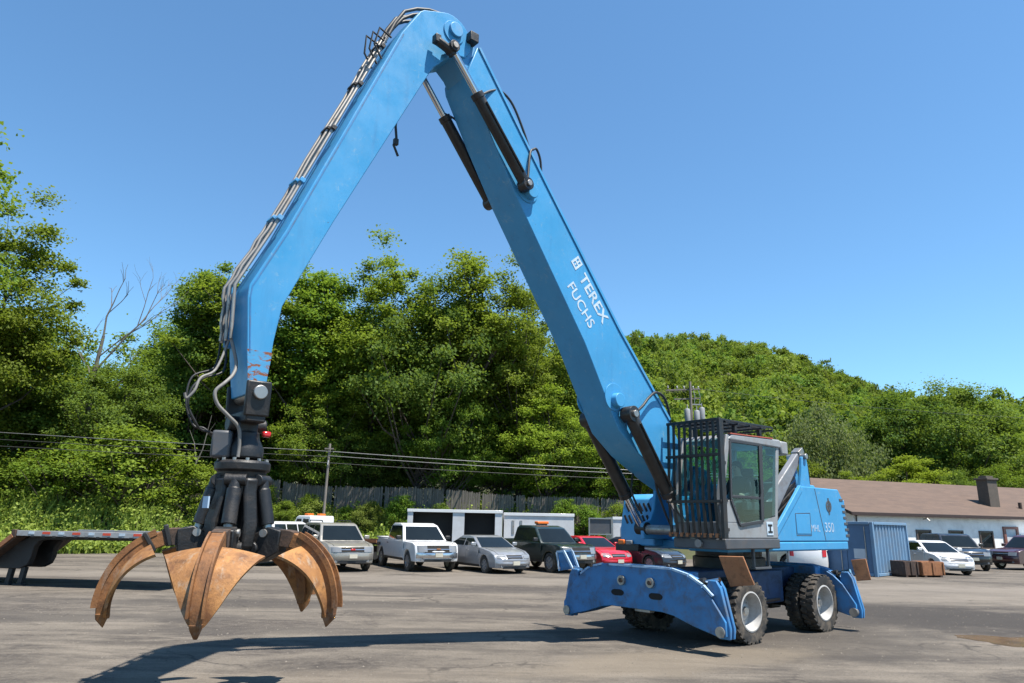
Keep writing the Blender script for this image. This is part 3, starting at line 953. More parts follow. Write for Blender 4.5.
wire((-48, 34.5, 6.55), (-10.3, 40.4, 5.45), 0.15, 0.016, WIRE2, 'middle dark cable running left of the thin grey pole')
wire((-48, 34.6, 6.1), (-10.3, 40.4, 5.1), 0.1, 0.018, WIRE2, 'lowest dark cable left of the thin grey pole')
wire((-10.3, 40.4, 5.75), (15.5, 44, 5.1), 0.12, 0.021, WIRE, 'thick pale cable from the thin grey pole towards the blue boom')
wire((-10.3, 40.4, 5.5), (15.5, 44, 4.95), 0.15, 0.016, WIRE, 'second pale cable just under the thick one right of the pole')
wire((-10.3, 40.4, 5.1), (15.5, 44, 4.6), 0.12, 0.016, WIRE2, 'lowest thin dark cable right of the thin grey pole')
wire((-45, 47, 13.0), (15.2, 60, 13.3), 1.2, 0.014, WIRE2, 'faint high dark cable crossing the tree wall')
wire((15.2, 60, 13.7), (80, 75, 14), 1.0, 0.014, WIRE2, 'dark cable leading right from the transformer pole')

# ------------------------------------------------------------------ building on the right
def building():
    th = R(20)
    root = empty('building', (21.6, 45.2, 0), th, 'long low white building with brown shingle roof at the right', 'building')
    WALL = paint('white_block_wall', (0.93, 0.91, 0.87), 0.85, dirt=(0.35, 0.33, 0.30), amount=0.35, scale=1.2, bump=0.1)
    ROOF = paint('brown_shingles', (0.118, 0.076, 0.054), 0.9, dirt=(0.075, 0.052, 0.040), amount=0.5, scale=1.6, var=0.2, streak=(1, 2.5, 1), bump=0.3)
    TRIM = paint('dark_brown_trim', (0.045, 0.025, 0.02), 0.6)
    BRICK = paint('sooty_brick', (0.10, 0.085, 0.07), 0.9, dirt=(0.17, 0.12, 0.09), amount=0.6, scale=6, bump=0.4)
    rt = ROOF.node_tree
    bk = rt.nodes.new('ShaderNodeTexBrick')
    bk.inputs['Scale'].default_value = 1.0
    bk.inputs['Color1'].default_value = (0.112, 0.072, 0.050, 1); bk.inputs['Color2'].default_value = (0.078, 0.051, 0.037, 1); bk.inputs['Mortar'].default_value = (0.06, 0.038, 0.03, 1)
    bk.inputs['Brick Width'].default_value = 0.9; bk.inputs['Row Height'].default_value = 0.28; bk.inputs['Mortar Size'].default_value = 0.012
    tcn = rt.nodes.new('ShaderNodeTexCoord')
    rt.links.new(tcn.outputs['Object'], bk.inputs['Vector'])
    pb_ = rt.nodes['Principled BSDF']
    old = pb_.inputs['Base Color'].links[0].from_socket
    mxr = rt.nodes.new('ShaderNodeMix'); mxr.data_type = 'RGBA'; mxr.inputs[0].default_value = 0.55
    rt.links.new(old, mxr.inputs[6]); rt.links.new(bk.outputs['Color'], mxr.inputs[7]); rt.links.new(mxr.outputs[2], pb_.inputs['Base Color'])
    L, D = 34.0, 13.0
    MB().box((L / 2, D / 2, 1.5), (L, D, 3.0)).build('wall', WALL, root, smooth=0)
    g = MB(); g.prism([(0.02, 2.99), (D - 0.02, 2.99), (D / 2, 5.5)], 0.012, 0.25, 'x'); g.build('gable', WALL, root, smooth=0)
    rf = MB()
    e, ez, rz, t = 0.38, 2.92, 5.45, 0.12
    rf.prism([(-e, ez), (D / 2, rz), (D + e, ez), (D + e, ez + t), (D / 2, rz + t + 0.03), (-e, ez + t)], -0.45, L + 0.4, 'x')
    roof = rf.build('roof', ROOF, root, smooth=0)
    MB().box((L / 2, -e - 0.02, ez + 0.03), (L + 0.9, 0.05, 0.20)).build('fascia', TRIM, roof, 0.01)
    f = MB(); f.prism([(-e - 0.02, ez - 0.05), (D / 2, rz - 0.05), (D / 2, rz + 0.16), (-e - 0.02, ez + 0.14)], -0.50, -0.452, 'x'); f.build('rake_board', TRIM, roof, smooth=0)
    ch = MB()
    ch.box((14.9, 1.9, 4.5), (1.0, 0.85, 2.4))
    ch.box((14.9, 1.9, 5.72), (1.18, 1.03, 0.14))
    ch.box((14.9, 1.9, 5.87), (0.75, 0.6, 0.16))
    ch.build('chimney', BRICK, roof, 0.02, smooth=0)
    vp = MB().cyl((17.2, 1.3, 3.4), (17.2, 1.3, 4.1), 0.12, 0.12, 10)
    vp.build('roof_vent', M['rustdark'], roof)
    MB().tube([(0.2, -0.10, 2.85), (0.2, -0.08, 2.6), (0.2, -0.06, 0.1)], 0.045, 8).build('downpipe', TRIM, root)
    FR = paint('window_frame_brown', (0.10, 0.07, 0.055), 0.6)
    for x in (2.9, 5.8, 8.7, 11.5):
        w = MB()
        for s in (-1, 1):
            w.box((x + s * 0.60, -0.03, 1.45), (0.10, 0.10, 1.2))
            w.box((x, -0.03, 1.45 + s * 0.55), (1.1, 0.10, 0.10))
        fr = w.build('window', FR, root, smooth=0)
        MB().box((x, -0.012, 1.45), (1.1, 0.03, 1.0)).build('pane', M['carglass'], fr, smooth=0)
        MB().box((x, -0.06, 0.82), (1.4, 0.16, 0.06)).build('sill', WALL, fr, smooth=0)
    RED = paint('red_brown_door_frame', (0.24, 0.10, 0.075), 0.6)
    d = MB()
    for s in (-1, 1):
        d.box((13.9 + s * 0.62, -0.04, 1.1), (0.22, 0.12, 2.2))
    d.box((13.9, -0.04, 2.28), (1.46, 0.12, 0.16))
    dr = d.build('door', RED, root, smooth=0)
    MB().box((13.9, -0.015, 1.1), (1.02, 0.05, 2.18)).build('door_leaf', paint('white_door', (0.62, 0.63, 0.64), 0.5), dr, smooth=0)
    MB().cyl((14.28, -0.12, 1.05), (14.28, -0.03, 1.05), 0.03, 0.03, 8).build('handle', M['steel'], dr)
    MB().box((18.0, -0.035, 2.3), (5.0, 0.06, 0.5)).build('blue_band', paint('pale_blue_panel', (0.25, 0.33, 0.52), 0.6), root, smooth=0)
    MB().tube([(5.8, -0.1, 2.72), (5.8, -0.42, 2.75), (5.8, -0.6, 2.6)], 0.035, 8).build('wall_lamp', M['steel'], root)
building()

# ------------------------------------------------------------------ blue container and scrap bins
def container():
    ax = Vector((3.51, 3.34, 0)).normalized()
    root = empty('shipping_container', (16.05, 31.9, 0), math.atan2(3.34, 3.51), 'blue corrugated steel storage container beside the building', 'container')
    CB = paint('container_blue', (0.15, 0.27, 0.41), 0.6, dirt=(0.20, 0.22, 0.24), amount=0.6, scale=1.5, var=0.1, bump=0.05)
    CD = paint('container_blue_shaded', (0.08, 0.16, 0.28), 0.6, dirt=(0.08, 0.10, 0.14), amount=0.4, scale=1.5)  # darker copy of the container blue; shade of the end face put into its colour
    W, H, L = 4.4, 2.32, 2.4
    p = []
    nseg = 11
    for i in range(nseg):
        x0 = 0.12 + (W - 0.24) * i / nseg; st = (W - 0.24) / nseg
        p += [(x0, 0.0), (x0 + st * 0.3, 0.0), (x0 + st * 0.5, 0.09), (x0 + st * 0.8, 0.09)]
    p += [(W - 0.12, 0.0), (W - 0.12, L), (0.12, L)]
    MB().prism(p, 0.16, H - 0.10, 'z').build('corrugated_wall', CB, root, smooth=0)
    fr = MB()
    for x in (0.06, W - 0.06):
        for y in (0.04, L - 0.04):
            fr.box((x, y, H / 2), (0.14, 0.14, H))
    for z in (0.08, H - 0.05):
        for y in (0.0, L):
            fr.box((W / 2, y, z), (W - 0.26, 0.10, 0.12))
        for x in (0.05, W - 0.05):
            fr.box((x, L / 2, z), (0.12, L - 0.26, 0.12))
    fr.box((W / 2, L / 2, H - 0.06), (W - 0.24, L - 0.14, 0.05))
    fr.build('frame', CB, root, 0.01)
    for k in range(2):
        y0 = 0.12 + k * (L - 0.24) / 2
        d = MB().box((0.09, y0 + (L - 0.24) / 4, H / 2), (0.05, (L - 0.24) / 2 - 0.02, H - 0.24))
        dd = d.build('door', CD, root, 0.008)
        MB().cyl((0.04, y0 + 0.25, 0.2), (0.04, y0 + 0.25, H - 0.2), 0.022, 0.022, 8).build('lock_rod', M['steel'], dd)
    MB().box((0.058, 0.65, 0.95), (0.006, 0.5, 0.42)).build('label_plate', paint('pale_label', (0.5, 0.55, 0.6), 0.6), root, smooth=0)
container()
def bin_(name, loc, rz, sx, sy, sz, mat, label):
    root = empty(name, loc, rz, label, 'bin')
    b = MB()
    t = 0.06
    b.box((0, -sy / 2 + t / 2, sz / 2 + 0.08), (sx, t, sz)); b.box((0, sy / 2 - t / 2, sz / 2 + 0.08), (sx, t, sz))
    b.box((-sx / 2 + t / 2, 0, sz / 2 + 0.08), (t, sy - 2 * t, sz)); b.box((sx / 2 - t / 2, 0, sz / 2 + 0.08), (t, sy - 2 * t, sz))
    b.box((0, 0, 0.12), (sx - 2 * t, sy - 2 * t, 0.08))
    b.build('body', mat, root, 0.01)
    r = MB()
    for i in range(3):
        r.box((-sx / 2 + 0.05 + (sx - 0.1) * i / 2, -sy / 2 - 0.02, sz / 2 + 0.08), (0.07, 0.05, sz - 0.06))
    r.build('rib', mat, root, 0.006)
    for s in (-1, 1):
        MB().box((s * sx * 0.35, 0, 0.04), (0.12, sy, 0.08)).build('skid', M['rustdark'], root, smooth=0)
bin_('steel_bin', (17.65, 32.6, 0), R(14), 0.75, 0.8, 0.60, M['rustdark'], 'dark grubby steel bin in front of the blue container')
bin_('steel_bin', (18.75, 32.85, 0), R(14), 1.2, 0.8, 0.58, M['rustplate'], 'orange rusty steel bin between dark bin and white hatchback')

# ------------------------------------------------------------------ vehicles
WHEELS = {}
def wheel_meshes(r, w):
    key = (r, w)
    if key not in WHEELS:
        hw = w / 2
        t = MB().lathe([(r * 0.62, -hw), (r * 0.9, -hw), (r, -hw * 0.75), (r, hw * 0.75), (r * 0.9, hw), (r * 0.62, hw)], (0, 0, 0), 'y', 28, False).build('tyre', M['rubber'])
        rm = MB()
        rm.lathe([(r * 0.62, -hw * 0.9), (r * 0.62, hw * 0.92), (r * 0.55, hw * 0.92), (r * 0.52, hw * 0.5), (r * 0.16, hw * 0.62), (r * 0.13, hw * 0.75), (0.02, hw * 0.75), (0.02, -hw * 0.9)], (0, 0, 0), 'y', 28)
        for k in range(6):
            a = 2 * math.pi * k / 6
            rm.bar((0.1 * r * math.cos(a), hw * 0.72, 0.1 * r * math.sin(a)), (0.56 * r * math.cos(a), hw * 0.80, 0.56 * r * math.sin(a)), 0.05 + 0.05 * r, 0.04, (0, 1, 0))
        rmo = rm.build('rim', M['alloy'])
        WHEELS[key] = (t.data, rmo.data)
        bpy.data.objects.remove(t); bpy.data.objects.remove(rmo)
    return WHEELS[key]
def vwheel(root, x, y, r, w, side):
    tm, rm = wheel_meshes(r, w)
    t = bpy.data.objects.new('wheel', tm)
    col.objects.link(t); t.parent = root; t.location = (x, y, r)
    if side < 0: t.rotation_euler = (0, 0, math.pi)
    rr_ = bpy.data.objects.new('rim', rm)
    col.objects.link(rr_); rr_.parent = t

def arch(xc, r, z0, n=9, ra=None):
    ra = ra or r * 1.14
    a0 = math.asin(max(-1, min(1, (z0 - r) / ra)))
    pts = []
    for i in range(n):
        a = a0 + (math.pi - 2 * a0) * i / (n - 1)
        pts.append((xc + ra * math.cos(a), r + ra * math.sin(a)))
    return pts          # from +x side over to -x side

SPEC = {
 'sedan': dict(L=4.85, W=1.85, H=1.46, r=0.33, wf=1.45, wr=-1.32, z0=0.22, belt=0.98,
    top=[(-2.40, 0.42), (-2.42, 0.72), (-2.34, 0.98), (-1.62, 1.04), (1.05, 0.99), (1.9, 0.86), (2.28, 0.72), (2.42, 0.56), (2.40, 0.30)],
    cab=[(1.15, 0.94), (0.30, 1.40), (-0.15, 1.455), (-0.75, 1.44), (-1.72, 1.02)]),
 'suv': dict(L=5.05, W=1.98, H=1.88, r=0.38, wf=1.52, wr=-1.45, z0=0.32, belt=1.16,
    top=[(-2.46, 0.46), (-2.50, 0.75), (-2.46, 1.14), (1.10, 1.14), (2.10, 1.06), (2.40, 0.96), (2.50, 0.72), (2.48, 0.42)],
    cab=[(1.15, 1.10), (0.40, 1.78), (0.0, 1.86), (-2.05, 1.85), (-2.30, 1.78), (-2.46, 1.12)]),
 'pickup': dict(L=5.75, W=2.03, H=1.92, r=0.40, wf=1.85, wr=-1.75, z0=0.40, belt=1.18,
    top=[(-2.84, 0.60), (-2.86, 0.92), (-2.84, 1.22), (-1.00, 1.22), (1.22, 1.18), (2.40, 1.14), (2.72, 1.06), (2.84, 0.80), (2.82, 0.46)],
    cab=[(1.32, 1.14), (0.62, 1.80), (0.2, 1.90), (-0.75, 1.90), (-0.95, 1.80), (-1.02, 1.20)]),
 'hatch': dict(L=4.35, W=1.78, H=1.54, r=0.34, wf=1.35, wr=-1.25, z0=0.24, belt=1.0,
    top=[(-2.12, 0.42), (-2.16, 0.72), (-2.08, 1.05), (0.98, 1.00), (1.65, 0.90), (2.02, 0.76), (2.16, 0.58), (2.14, 0.32)],
    cab=[(1.12, 0.95), (0.25, 1.46), (-0.2, 1.53), (-1.45, 1.50), (-1.95, 1.02)]),
}
def vehicle(name, kind, label, cat, x, y, yaw, paintm, group='vehicles parked in a row', dark_trim=False, beacon=False, grille='black', bumper='body', plate=True, roofrack=False, emblem=None):
    s = SPEC[kind]
    L, W, H, r, z0, belt = s['L'], s['W'], s['H'], s['r'], s['z0'], s['belt']
    hwid = W / 2
    root = empty(name, (x, y, 0), yaw, label, cat, group)
    def hw(z):
        if z <= belt:
            q = (z - belt * 0.62) / belt
            return hwid * (1 - 0.16 * q * q * (2.0 if z < belt * 0.62 else 1))
        k = (z - belt) / (H - belt)
        return hwid * (0.965 - 0.21 * k)
    def deform(p):
        ax = min(1.1, abs(p.x) / (L / 2)); ay = min(1.2, abs(p.y) / hwid)
        pull = 0.24 * ay ** 3 * ax ** 4
        p = p.copy()
        p.x -= math.copysign(pull, p.x)
        p.y *= 1 - 0.07 * max(0, ax - 0.62) / 0.38
        return p
    LAY = [-1, -0.9, -0.6, -0.2, 0.2, 0.6, 0.9, 1]
    def lo(p):
        return deform(Vector((p.x, p.y * hw(p.z), p.z)))
    top = s['top']
    bot = [(top[-1][0] - 0.02, z0)]
    bot += arch(s['wf'], r, z0) + arch(s['wr'], r, z0)
    bot += [(top[0][0] + 0.02, z0)]
    poly = top + bot
    body = MB().prism(poly, -1, 1, 'y', LAY, lo).build('body', paintm, root, 0.03, smooth=40, segs=3)
    if kind == 'pickup':
        # open bed: dark inset floor with raised rails and tailgate
        MB().box((-1.92, 0, 1.222), (1.62, W * 0.72, 0.012)).build('bed', M['dark'], root)
        rl = MB()
        for sd in (-1, 1):
            rl.box((-1.92, sd * W * 0.43, 1.245), (1.75, 0.10, 0.06))
        rl.box((-2.78, 0, 1.245), (0.08, W * 0.8, 0.06))
        rl.build('bed_rail', paintm, root, 0.015)
    cab = s['cab']
    cabin = MB().prism(cab, -1, 1, 'y', [-1, -0.85, -0.4, 0.4, 0.85, 1], lambda p: Vector((p.x + (-0.06 * abs(p.y) ** 3 if p.x > 0 else 0.04 * abs(p.y) ** 3), p.y * hw(p.z), p.z)))
    cabin.build('cabin', paintm, root, 0.035, smooth=40, segs=3)
    # inner dark underbody
    MB().box((0, 0, z0 + 0.18), (L * 0.88, W * 0.62, 0.3)).build('underbody', M['dark'], root)
    # windscreen and rear window
    def screen(nm, a, b_, inset, off):
        ax_, az = a; bx, bz = b_
        d = Vector((bx - ax_, 0, bz - az)); nrm = Vector((d.z, 0, -d.x)).normalized()
        if (nrm.x > 0) != (ax_ > 0): nrm = -nrm
        A = Vector((ax_, 0, az)) + d * 0.10; B = Vector((ax_, 0, az)) + d * 0.93
        def P(i, j, o=off):
            t = i / 3; c = A.lerp(B, t); f = (j / 6 * 2 - 1)
            sg = -0.06 if ax_ > 0 else 0.04
            yy = f * (hw(c.z) - inset)
            return Vector((c.x + sg * abs(yy / hw(c.z)) ** 3, yy, c.z)) + nrm * o
        MB().grid(lambda i, j: P(i, j), 4, 7, lambda i, j: P(i, j, off - 0.02)).build(nm, M['carglass'], root, smooth=60)
    screen('windscreen', cab[0], cab[1], 0.10, 0.008)
    screen('rear_window', cab[-1], cab[-2], 0.12, 0.008)
    # side windows
    def cx(z, front):
        pts = cab if front else cab[::-1]
        for (xa, za), (xb, zb) in zip(pts, pts[1:]):
            if za <= z <= zb:
                return xa + (xb - xa) * (z - za) / (zb - za)
        return pts[1][0]
    zt = H - 0.13; zb_ = belt + 0.06
    nwin = {'sedan': 2, 'hatch': 2, 'pickup': 1, 'suv': 3}[kind]
    splits = {'sedan': [0.0, -0.28], 'hatch': [0, -0.25], 'suv': [0, -0.18], 'pickup': [0, 0]}
    for sd in (-1, 1):
        xf0, xr0 = cx(zb_, True) - 0.16, cx(zb_, False) + 0.14
        xf1, xr1 = cx(zt, True) - 0.12, cx(zt, False) + 0.12
        edges = [i / nwin for i in range(nwin + 1)]
        for k in range(nwin):
            xmid = lambda e, u: None
            def P(i, j, o=0.008, k=k):
                z = zb_ + (zt - zb_) * i / 3
                f = xf0 + (xf1 - xf0) * i / 3; q = xr0 + (xr1 - xr0) * i / 3
                fm = xf0 * 0.25 + xf1 * 0.75; qm = xr0 * 0.25 + xr1 * 0.75
                def ex(e, sh):
                    if e == 0: return f
                    if e == nwin: return q
                    return fm + (qm - fm) * edges[e] + sh
                a = ex(k, -0.04); b2 = ex(k + 1, 0.04)
                return Vector((a + (b2 - a) * j / 3, sd * (hw(z) + o), z))
            MB().grid(lambda i, j: P(i, j), 4, 4, lambda i, j: P(i, j, -0.01)).build('side_window', M['carglass'], root, smooth=60)
        # doors
        ndoor = 1 if kind == 'pickup' else 2
        fx = s['wf'] - r * 1.14 - 0.10
        bxx = cx(zb_, False) + 0.05 if kind == 'pickup' else s['wr'] + r * 0.85
        for k in range(ndoor):
            xa = fx + (bxx - fx) * k / ndoor - 0.012; xb = fx + (bxx - fx) * (k + 1) / ndoor + 0.012
            za, zc = z0 + 0.10, belt - 0.02
            def P(i, j, o=0.007):
                z = za + (zc - za) * i / 6
                return deform(Vector((xa + (xb - xa) * j / 4, sd * (hw(z) + o), z)))
            dr = MB().grid(lambda i, j: P(i, j), 7, 5, lambda i, j: P(i, j, -0.02)).build('door', paintm, root, smooth=60)
            MB().box((xb + 0.16, sd * (hw(belt - 0.12) + 0.02), belt - 0.12), (0.18, 0.03, 0.035)).build('handle', M['black'] if dark_trim else paintm, dr, 0.008)
        m = MB().box((cx(zb_, True) - 0.22, sd * (hwid + 0.10), belt + 0.13), (0.12, 0.22, 0.16))
        m.build('mirror', M['black'] if dark_trim else paintm, root, 0.03)
        for xx in (s['wf'], s['wr']):
            vwheel(root, xx, sd * (hwid - 0.13), r, 0.23, sd)
        # lamps
        hz = {'sedan': 0.68, 'hatch': 0.74, 'suv': 0.85, 'pickup': 0.91}[kind]
        hh = {'sedan': 0.16, 'hatch': 0.18, 'suv': 0.19, 'pickup': 0.25}[kind]
        b = MB()
        xf = {'sedan': 2.26, 'hatch': 1.98, 'suv': 2.40, 'pickup': 2.74}[kind]
        lw = hwid * 0.40
        def HL(i, j, o=0.02):
            yv = sd * (hwid * 0.90 - lw * j / 4); z = hz - hh / 2 + hh * i / 2
            tx = front_x(top, z) + o
            return deform(Vector((tx, yv, z)))
        b.grid(lambda i, j: HL(i, j), 3, 5, lambda i, j: HL(i, j, -0.08))
        b.build('headlight', M['lens'], root, smooth=60)
        b = MB()
        tz = {'sedan': 0.84, 'hatch': 0.92, 'suv': 0.98, 'pickup': 0.98}[kind]
        def TL(i, j, o=-0.015):
            yv = sd * (hwid * 0.93 - hwid * 0.2 * j / 3); z = tz - 0.16 + 0.32 * i / 2
            return deform(Vector((rear_x(top, z) + o, yv, z)))
        b.grid(lambda i, j: TL(i, j), 3, 4, lambda i, j: TL(i, j, 0.08))
        b.build('tail_light', M['red'], root, smooth=60)
    # grille, bumper, plate, wipers
    gz, gh, gw = {'sedan': (0.66, 0.13, 0.42), 'hatch': (0.70, 0.13, 0.5), 'suv': (0.85, 0.19, 0.54), 'pickup': (0.895, 0.30, 0.62)}[kind]
    def FP(yf, z, o):
        return deform(Vector((front_x(top, z) + o, yf, z)))
    gm = MB().grid(lambda i, j: FP(hwid * gw * (j / 6 * 2 - 1), gz - gh / 2 + gh * i / 2, 0.012), 3, 7, lambda i, j: FP(hwid * gw * (j / 6 * 2 - 1), gz - gh / 2 + gh * i / 2, -0.08)).build('grille', M['dark'], root, smooth=60)
    MB().grid(lambda i, j: FP(hwid * gw * (j / 6 * 2 - 1), gz - 0.012 + 0.024 * i, 0.022), 2, 7, lambda i, j: FP(hwid * gw * (j / 6 * 2 - 1), gz - 0.012 + 0.024 * i, -0.02)).build('grille_bar', M['chrometrim'], gm, smooth=60)
    bz, bh = {'sedan': (0.40, 0.12), 'hatch': (0.42, 0.14), 'suv': (0.58, 0.22), 'pickup': (0.65, 0.20)}[kind]
    bm_ = {'body': paintm, 'chrome': M['chrometrim'], 'black': M['black']}[bumper]
    MB().grid(lambda i, j: FP(hwid * 0.94 * (j / 8 * 2 - 1), bz - bh / 2 + bh * i / 3, 0.05 if i in (1, 2) else 0.03), 4, 9, lambda i, j: FP(hwid * 0.94 * (j / 8 * 2 - 1), bz - bh / 2 + bh * i / 3, -0.1)).build('bumper', bm_, root, smooth=60)
    z2 = bz - bh / 2 - 0.09
    if z2 - 0.05 > z0 - 0.05:
        MB().grid(lambda i, j: FP(hwid * 0.62 * (j / 6 * 2 - 1), z2 - 0.05 + 0.1 * i, 0.012), 2, 7, lambda i, j: FP(hwid * 0.62 * (j / 6 * 2 - 1), z2 - 0.05 + 0.1 * i, -0.06)).build('air_intake', M['black'], root, smooth=60)
    if emblem is not None:
        MB().box((front_x(top, gz) + 0.03, 0, gz), (0.02, 0.18, 0.06)).build('emblem', emblem, gm, 0.01)
    if plate:
        MB().box((front_x(top, bz) + 0.075, 0, bz + 0.02), (0.012, 0.32, 0.15)).build('license_plate', M['plate'], root, smooth=0)
    # cowl strip, bonnet shut lines, fog lamps, sills
    MB().grid(lambda i, j: Vector((cab[0][0] + 0.05 * i + (-0.07 * abs(j / 8 * 2 - 1) ** 3), hw(cab[0][1]) * 0.86 * (j / 8 * 2 - 1), cab[0][1] + 0.055 - 0.02 * i + (top_z(top, cab[0][0] + 0.05 * i) - cab[0][1] - 0.045))), 3, 9).build('cowl', M['black'], root, smooth=60)
    for sd in (-1, 1):
        xa_, xb_ = cab[0][0] + 0.12, [p for p in top if p[0] > 1.5][1 if kind != 'pickup' else 1][0] - 0.05
        pts_ = []
        for i in range(7):
            x_ = xa_ + (xb_ - xa_) * i / 6
            p_ = deform(Vector((x_, sd * hwid * (0.80 - 0.03 * i / 6), 0)))
            pts_.append((p_.x, p_.y, top_z(top, x_) + 0.001))
        MB().tube(pts_, 0.009, 4).build('bonnet_seam', M['black'], root)
        MB().grid(lambda i, j: deform(Vector((s['wr'] + r * 1.25 + (s['wf'] - s['wr'] - r * 2.5) * j / 4, sd * (hw(z0 + 0.06) + 0.01), z0 + 0.10 * i))), 2, 5, lambda i, j: deform(Vector((s['wr'] + r * 1.25 + (s['wf'] - s['wr'] - r * 2.5) * j / 4, sd * (hw(z0 + 0.06) - 0.03), z0 + 0.10 * i)))).build('sill', M['black'], root, smooth=60)
        fz_ = max(z0 + 0.08, bz - bh / 2 - 0.06)
        fp_ = FP(sd * hwid * 0.70, fz_, 0.02)
        MB().cyl(fp_ - Vector((0.05, 0, 0)), fp_, 0.055, 0.055, 12).build('fog_lamp', M['lens'], root)
    if roofrack:
        for sd in (-1, 1):
            MB().tube([(0.0, sd * W * 0.31, H + 0.0), (-0.1, sd * W * 0.31, H + 0.06), (-1.95, sd * W * 0.31, H + 0.06), (-2.05, sd * W * 0.31, H)], 0.022, 6).build('roof_rail', M['black'], root)
    if beacon:
        b = MB().box((-0.1, 0, H + 0.10), (0.28, 0.62, 0.12))
        bo = b.build('beacon', M['orange'], root, 0.03)
        MB().box((-0.1, 0, H + 0.02), (0.18, 0.5, 0.06)).build('beacon_base', M['black'], bo)
    return root
def top_z(top, x):
    for (xa, za), (xb, zb) in zip(top, top[1:]):
        if xa <= x <= xb:
            return za + (zb - za) * (x - xa) / max(1e-6, xb - xa)
    return top[-1][1]
def front_x(top, z):
    pts = [p for p in top if p[0] > 0.9]          # ordered from cowl down to the bumper
    for (xa, za), (xb, zb) in zip(pts, pts[1:]):
        if zb <= z <= za:
            return xa + (xb - xa) * (za - z) / max(1e-6, za - zb)
    return pts[-1][0] if z < pts[-1][1] else pts[0][0]
def rear_x(top, z):
    pts = [p for p in top if p[0] < -1.9]
    for (xa, za), (xb, zb) in zip(pts, pts[1:]):
        if za <= z <= zb:
            return xa + (xb - xa) * (z - za) / max(1e-6, zb - za)
    return pts[-1][0]

P_GOLD = carpaint('pewter_paint', (0.33, 0.31, 0.27), 0.35)
P_WHITE = carpaint('white_paint', (0.72, 0.72, 0.72))
P_SILVER = carpaint('silver_paint', (0.33, 0.34, 0.36), 0.4)
P_GREEN = carpaint('dark_green_paint', (0.010, 0.022, 0.018))
P_RED = carpaint('red_paint', (0.50, 0.012, 0.025))
P_DKSIL = carpaint('dark_blue_grey_paint', (0.03, 0.035, 0.045), 0.3)
P_BLACK = carpaint('black_paint', (0.010, 0.010, 0.012))
P_MAR = carpaint('maroon_paint', (0.06, 0.010, 0.016))
P_BEIGE = carpaint('champagne_paint', (0.36, 0.34, 0.29), 0.3)
def yaw_of(phi):            # phi: turn of the nose from straight at the camera side towards +x
    return R(-90 + phi)
def veh(name, kind, label, cat, px_, py_, phi, pm, **kw):
    """px_,py_: ground point under the middle of the front bumper"""
    a = yaw_of(phi); Lh = SPEC[kind]['L'] / 2 - 0.15
    return vehicle(name, kind, label, cat, px_ - math.cos(a) * Lh, py_ - math.sin(a) * Lh, a, pm, **kw)
veh('parked_suv', 'suv', 'pewter gold SUV parked between the white truck cab and the white pickup', 'suv', -6.15, 28.9, 30, P_GOLD, roofrack=True, bumper='body', emblem=M['red'])
veh('parked_pickup', 'pickup', 'white pickup truck parked left of the silver sedan, nose to camera', 'pickup truck', -2.85, 29.7, 27, P_WHITE, emblem=M['rustplate'], bumper='chrome', dark_trim=True)
veh('parked_sedan', 'sedan', 'silver sedan parked between the white and the dark green pickups', 'sedan', 0.25, 29.6, 33, P_SILVER)
veh('parked_pickup', 'pickup', 'dark green pickup truck with an orange roof beacon', 'pickup truck', 3.05, 30.6, 33, P_GREEN, beacon=True, bumper='chrome', dark_trim=True)
veh('parked_sedan', 'sedan', 'red sedan parked behind the blue machine, right of the dark green pickup', 'sedan', 4.95, 32.8, 28, P_RED)
veh('parked_sedan', 'sedan', 'dark blue-grey sedan seen under the machine, right of the red sedan', 'sedan', 7.6, 33.0, 40, P_DKSIL)
veh('parked_suv', 'suv', 'champagne SUV seen through the gap above the machine axles', 'suv', 14.6, 35.2, 62, P_BEIGE, plate=False)
vehicle('parked_sedan', 'hatch', 'white car seen tail-on behind the machine tail, red lamps showing', 'sedan', 14.3, 35.0, R(70), P_WHITE)
veh('parked_hatchback', 'hatch', 'white hatchback parked right of the rusty orange bin', 'hatchback', 21.1, 34.2, 2, P_WHITE)
veh('parked_suv', 'suv', 'black SUV parked right of the white hatchback', 'suv', 24.4, 38.2, -10, P_BLACK)
vehicle('parked_suv', 'suv', 'maroon SUV cut by the right picture edge', 'suv', 29.6, 41.0, R(196), P_MAR)
veh('parked_van', 'suv', 'white van partly hidden behind the maroon SUV', 'van', 35.0, 46.5, -20, P_WHITE)
# white pickup seen from behind, far left of the row
vehicle('parked_suv', 'suv', 'white SUV seen from behind, dark rear window, left of the white truck cab', 'suv', -10.25, 33.6, R(74), P_WHITE, roofrack=False)

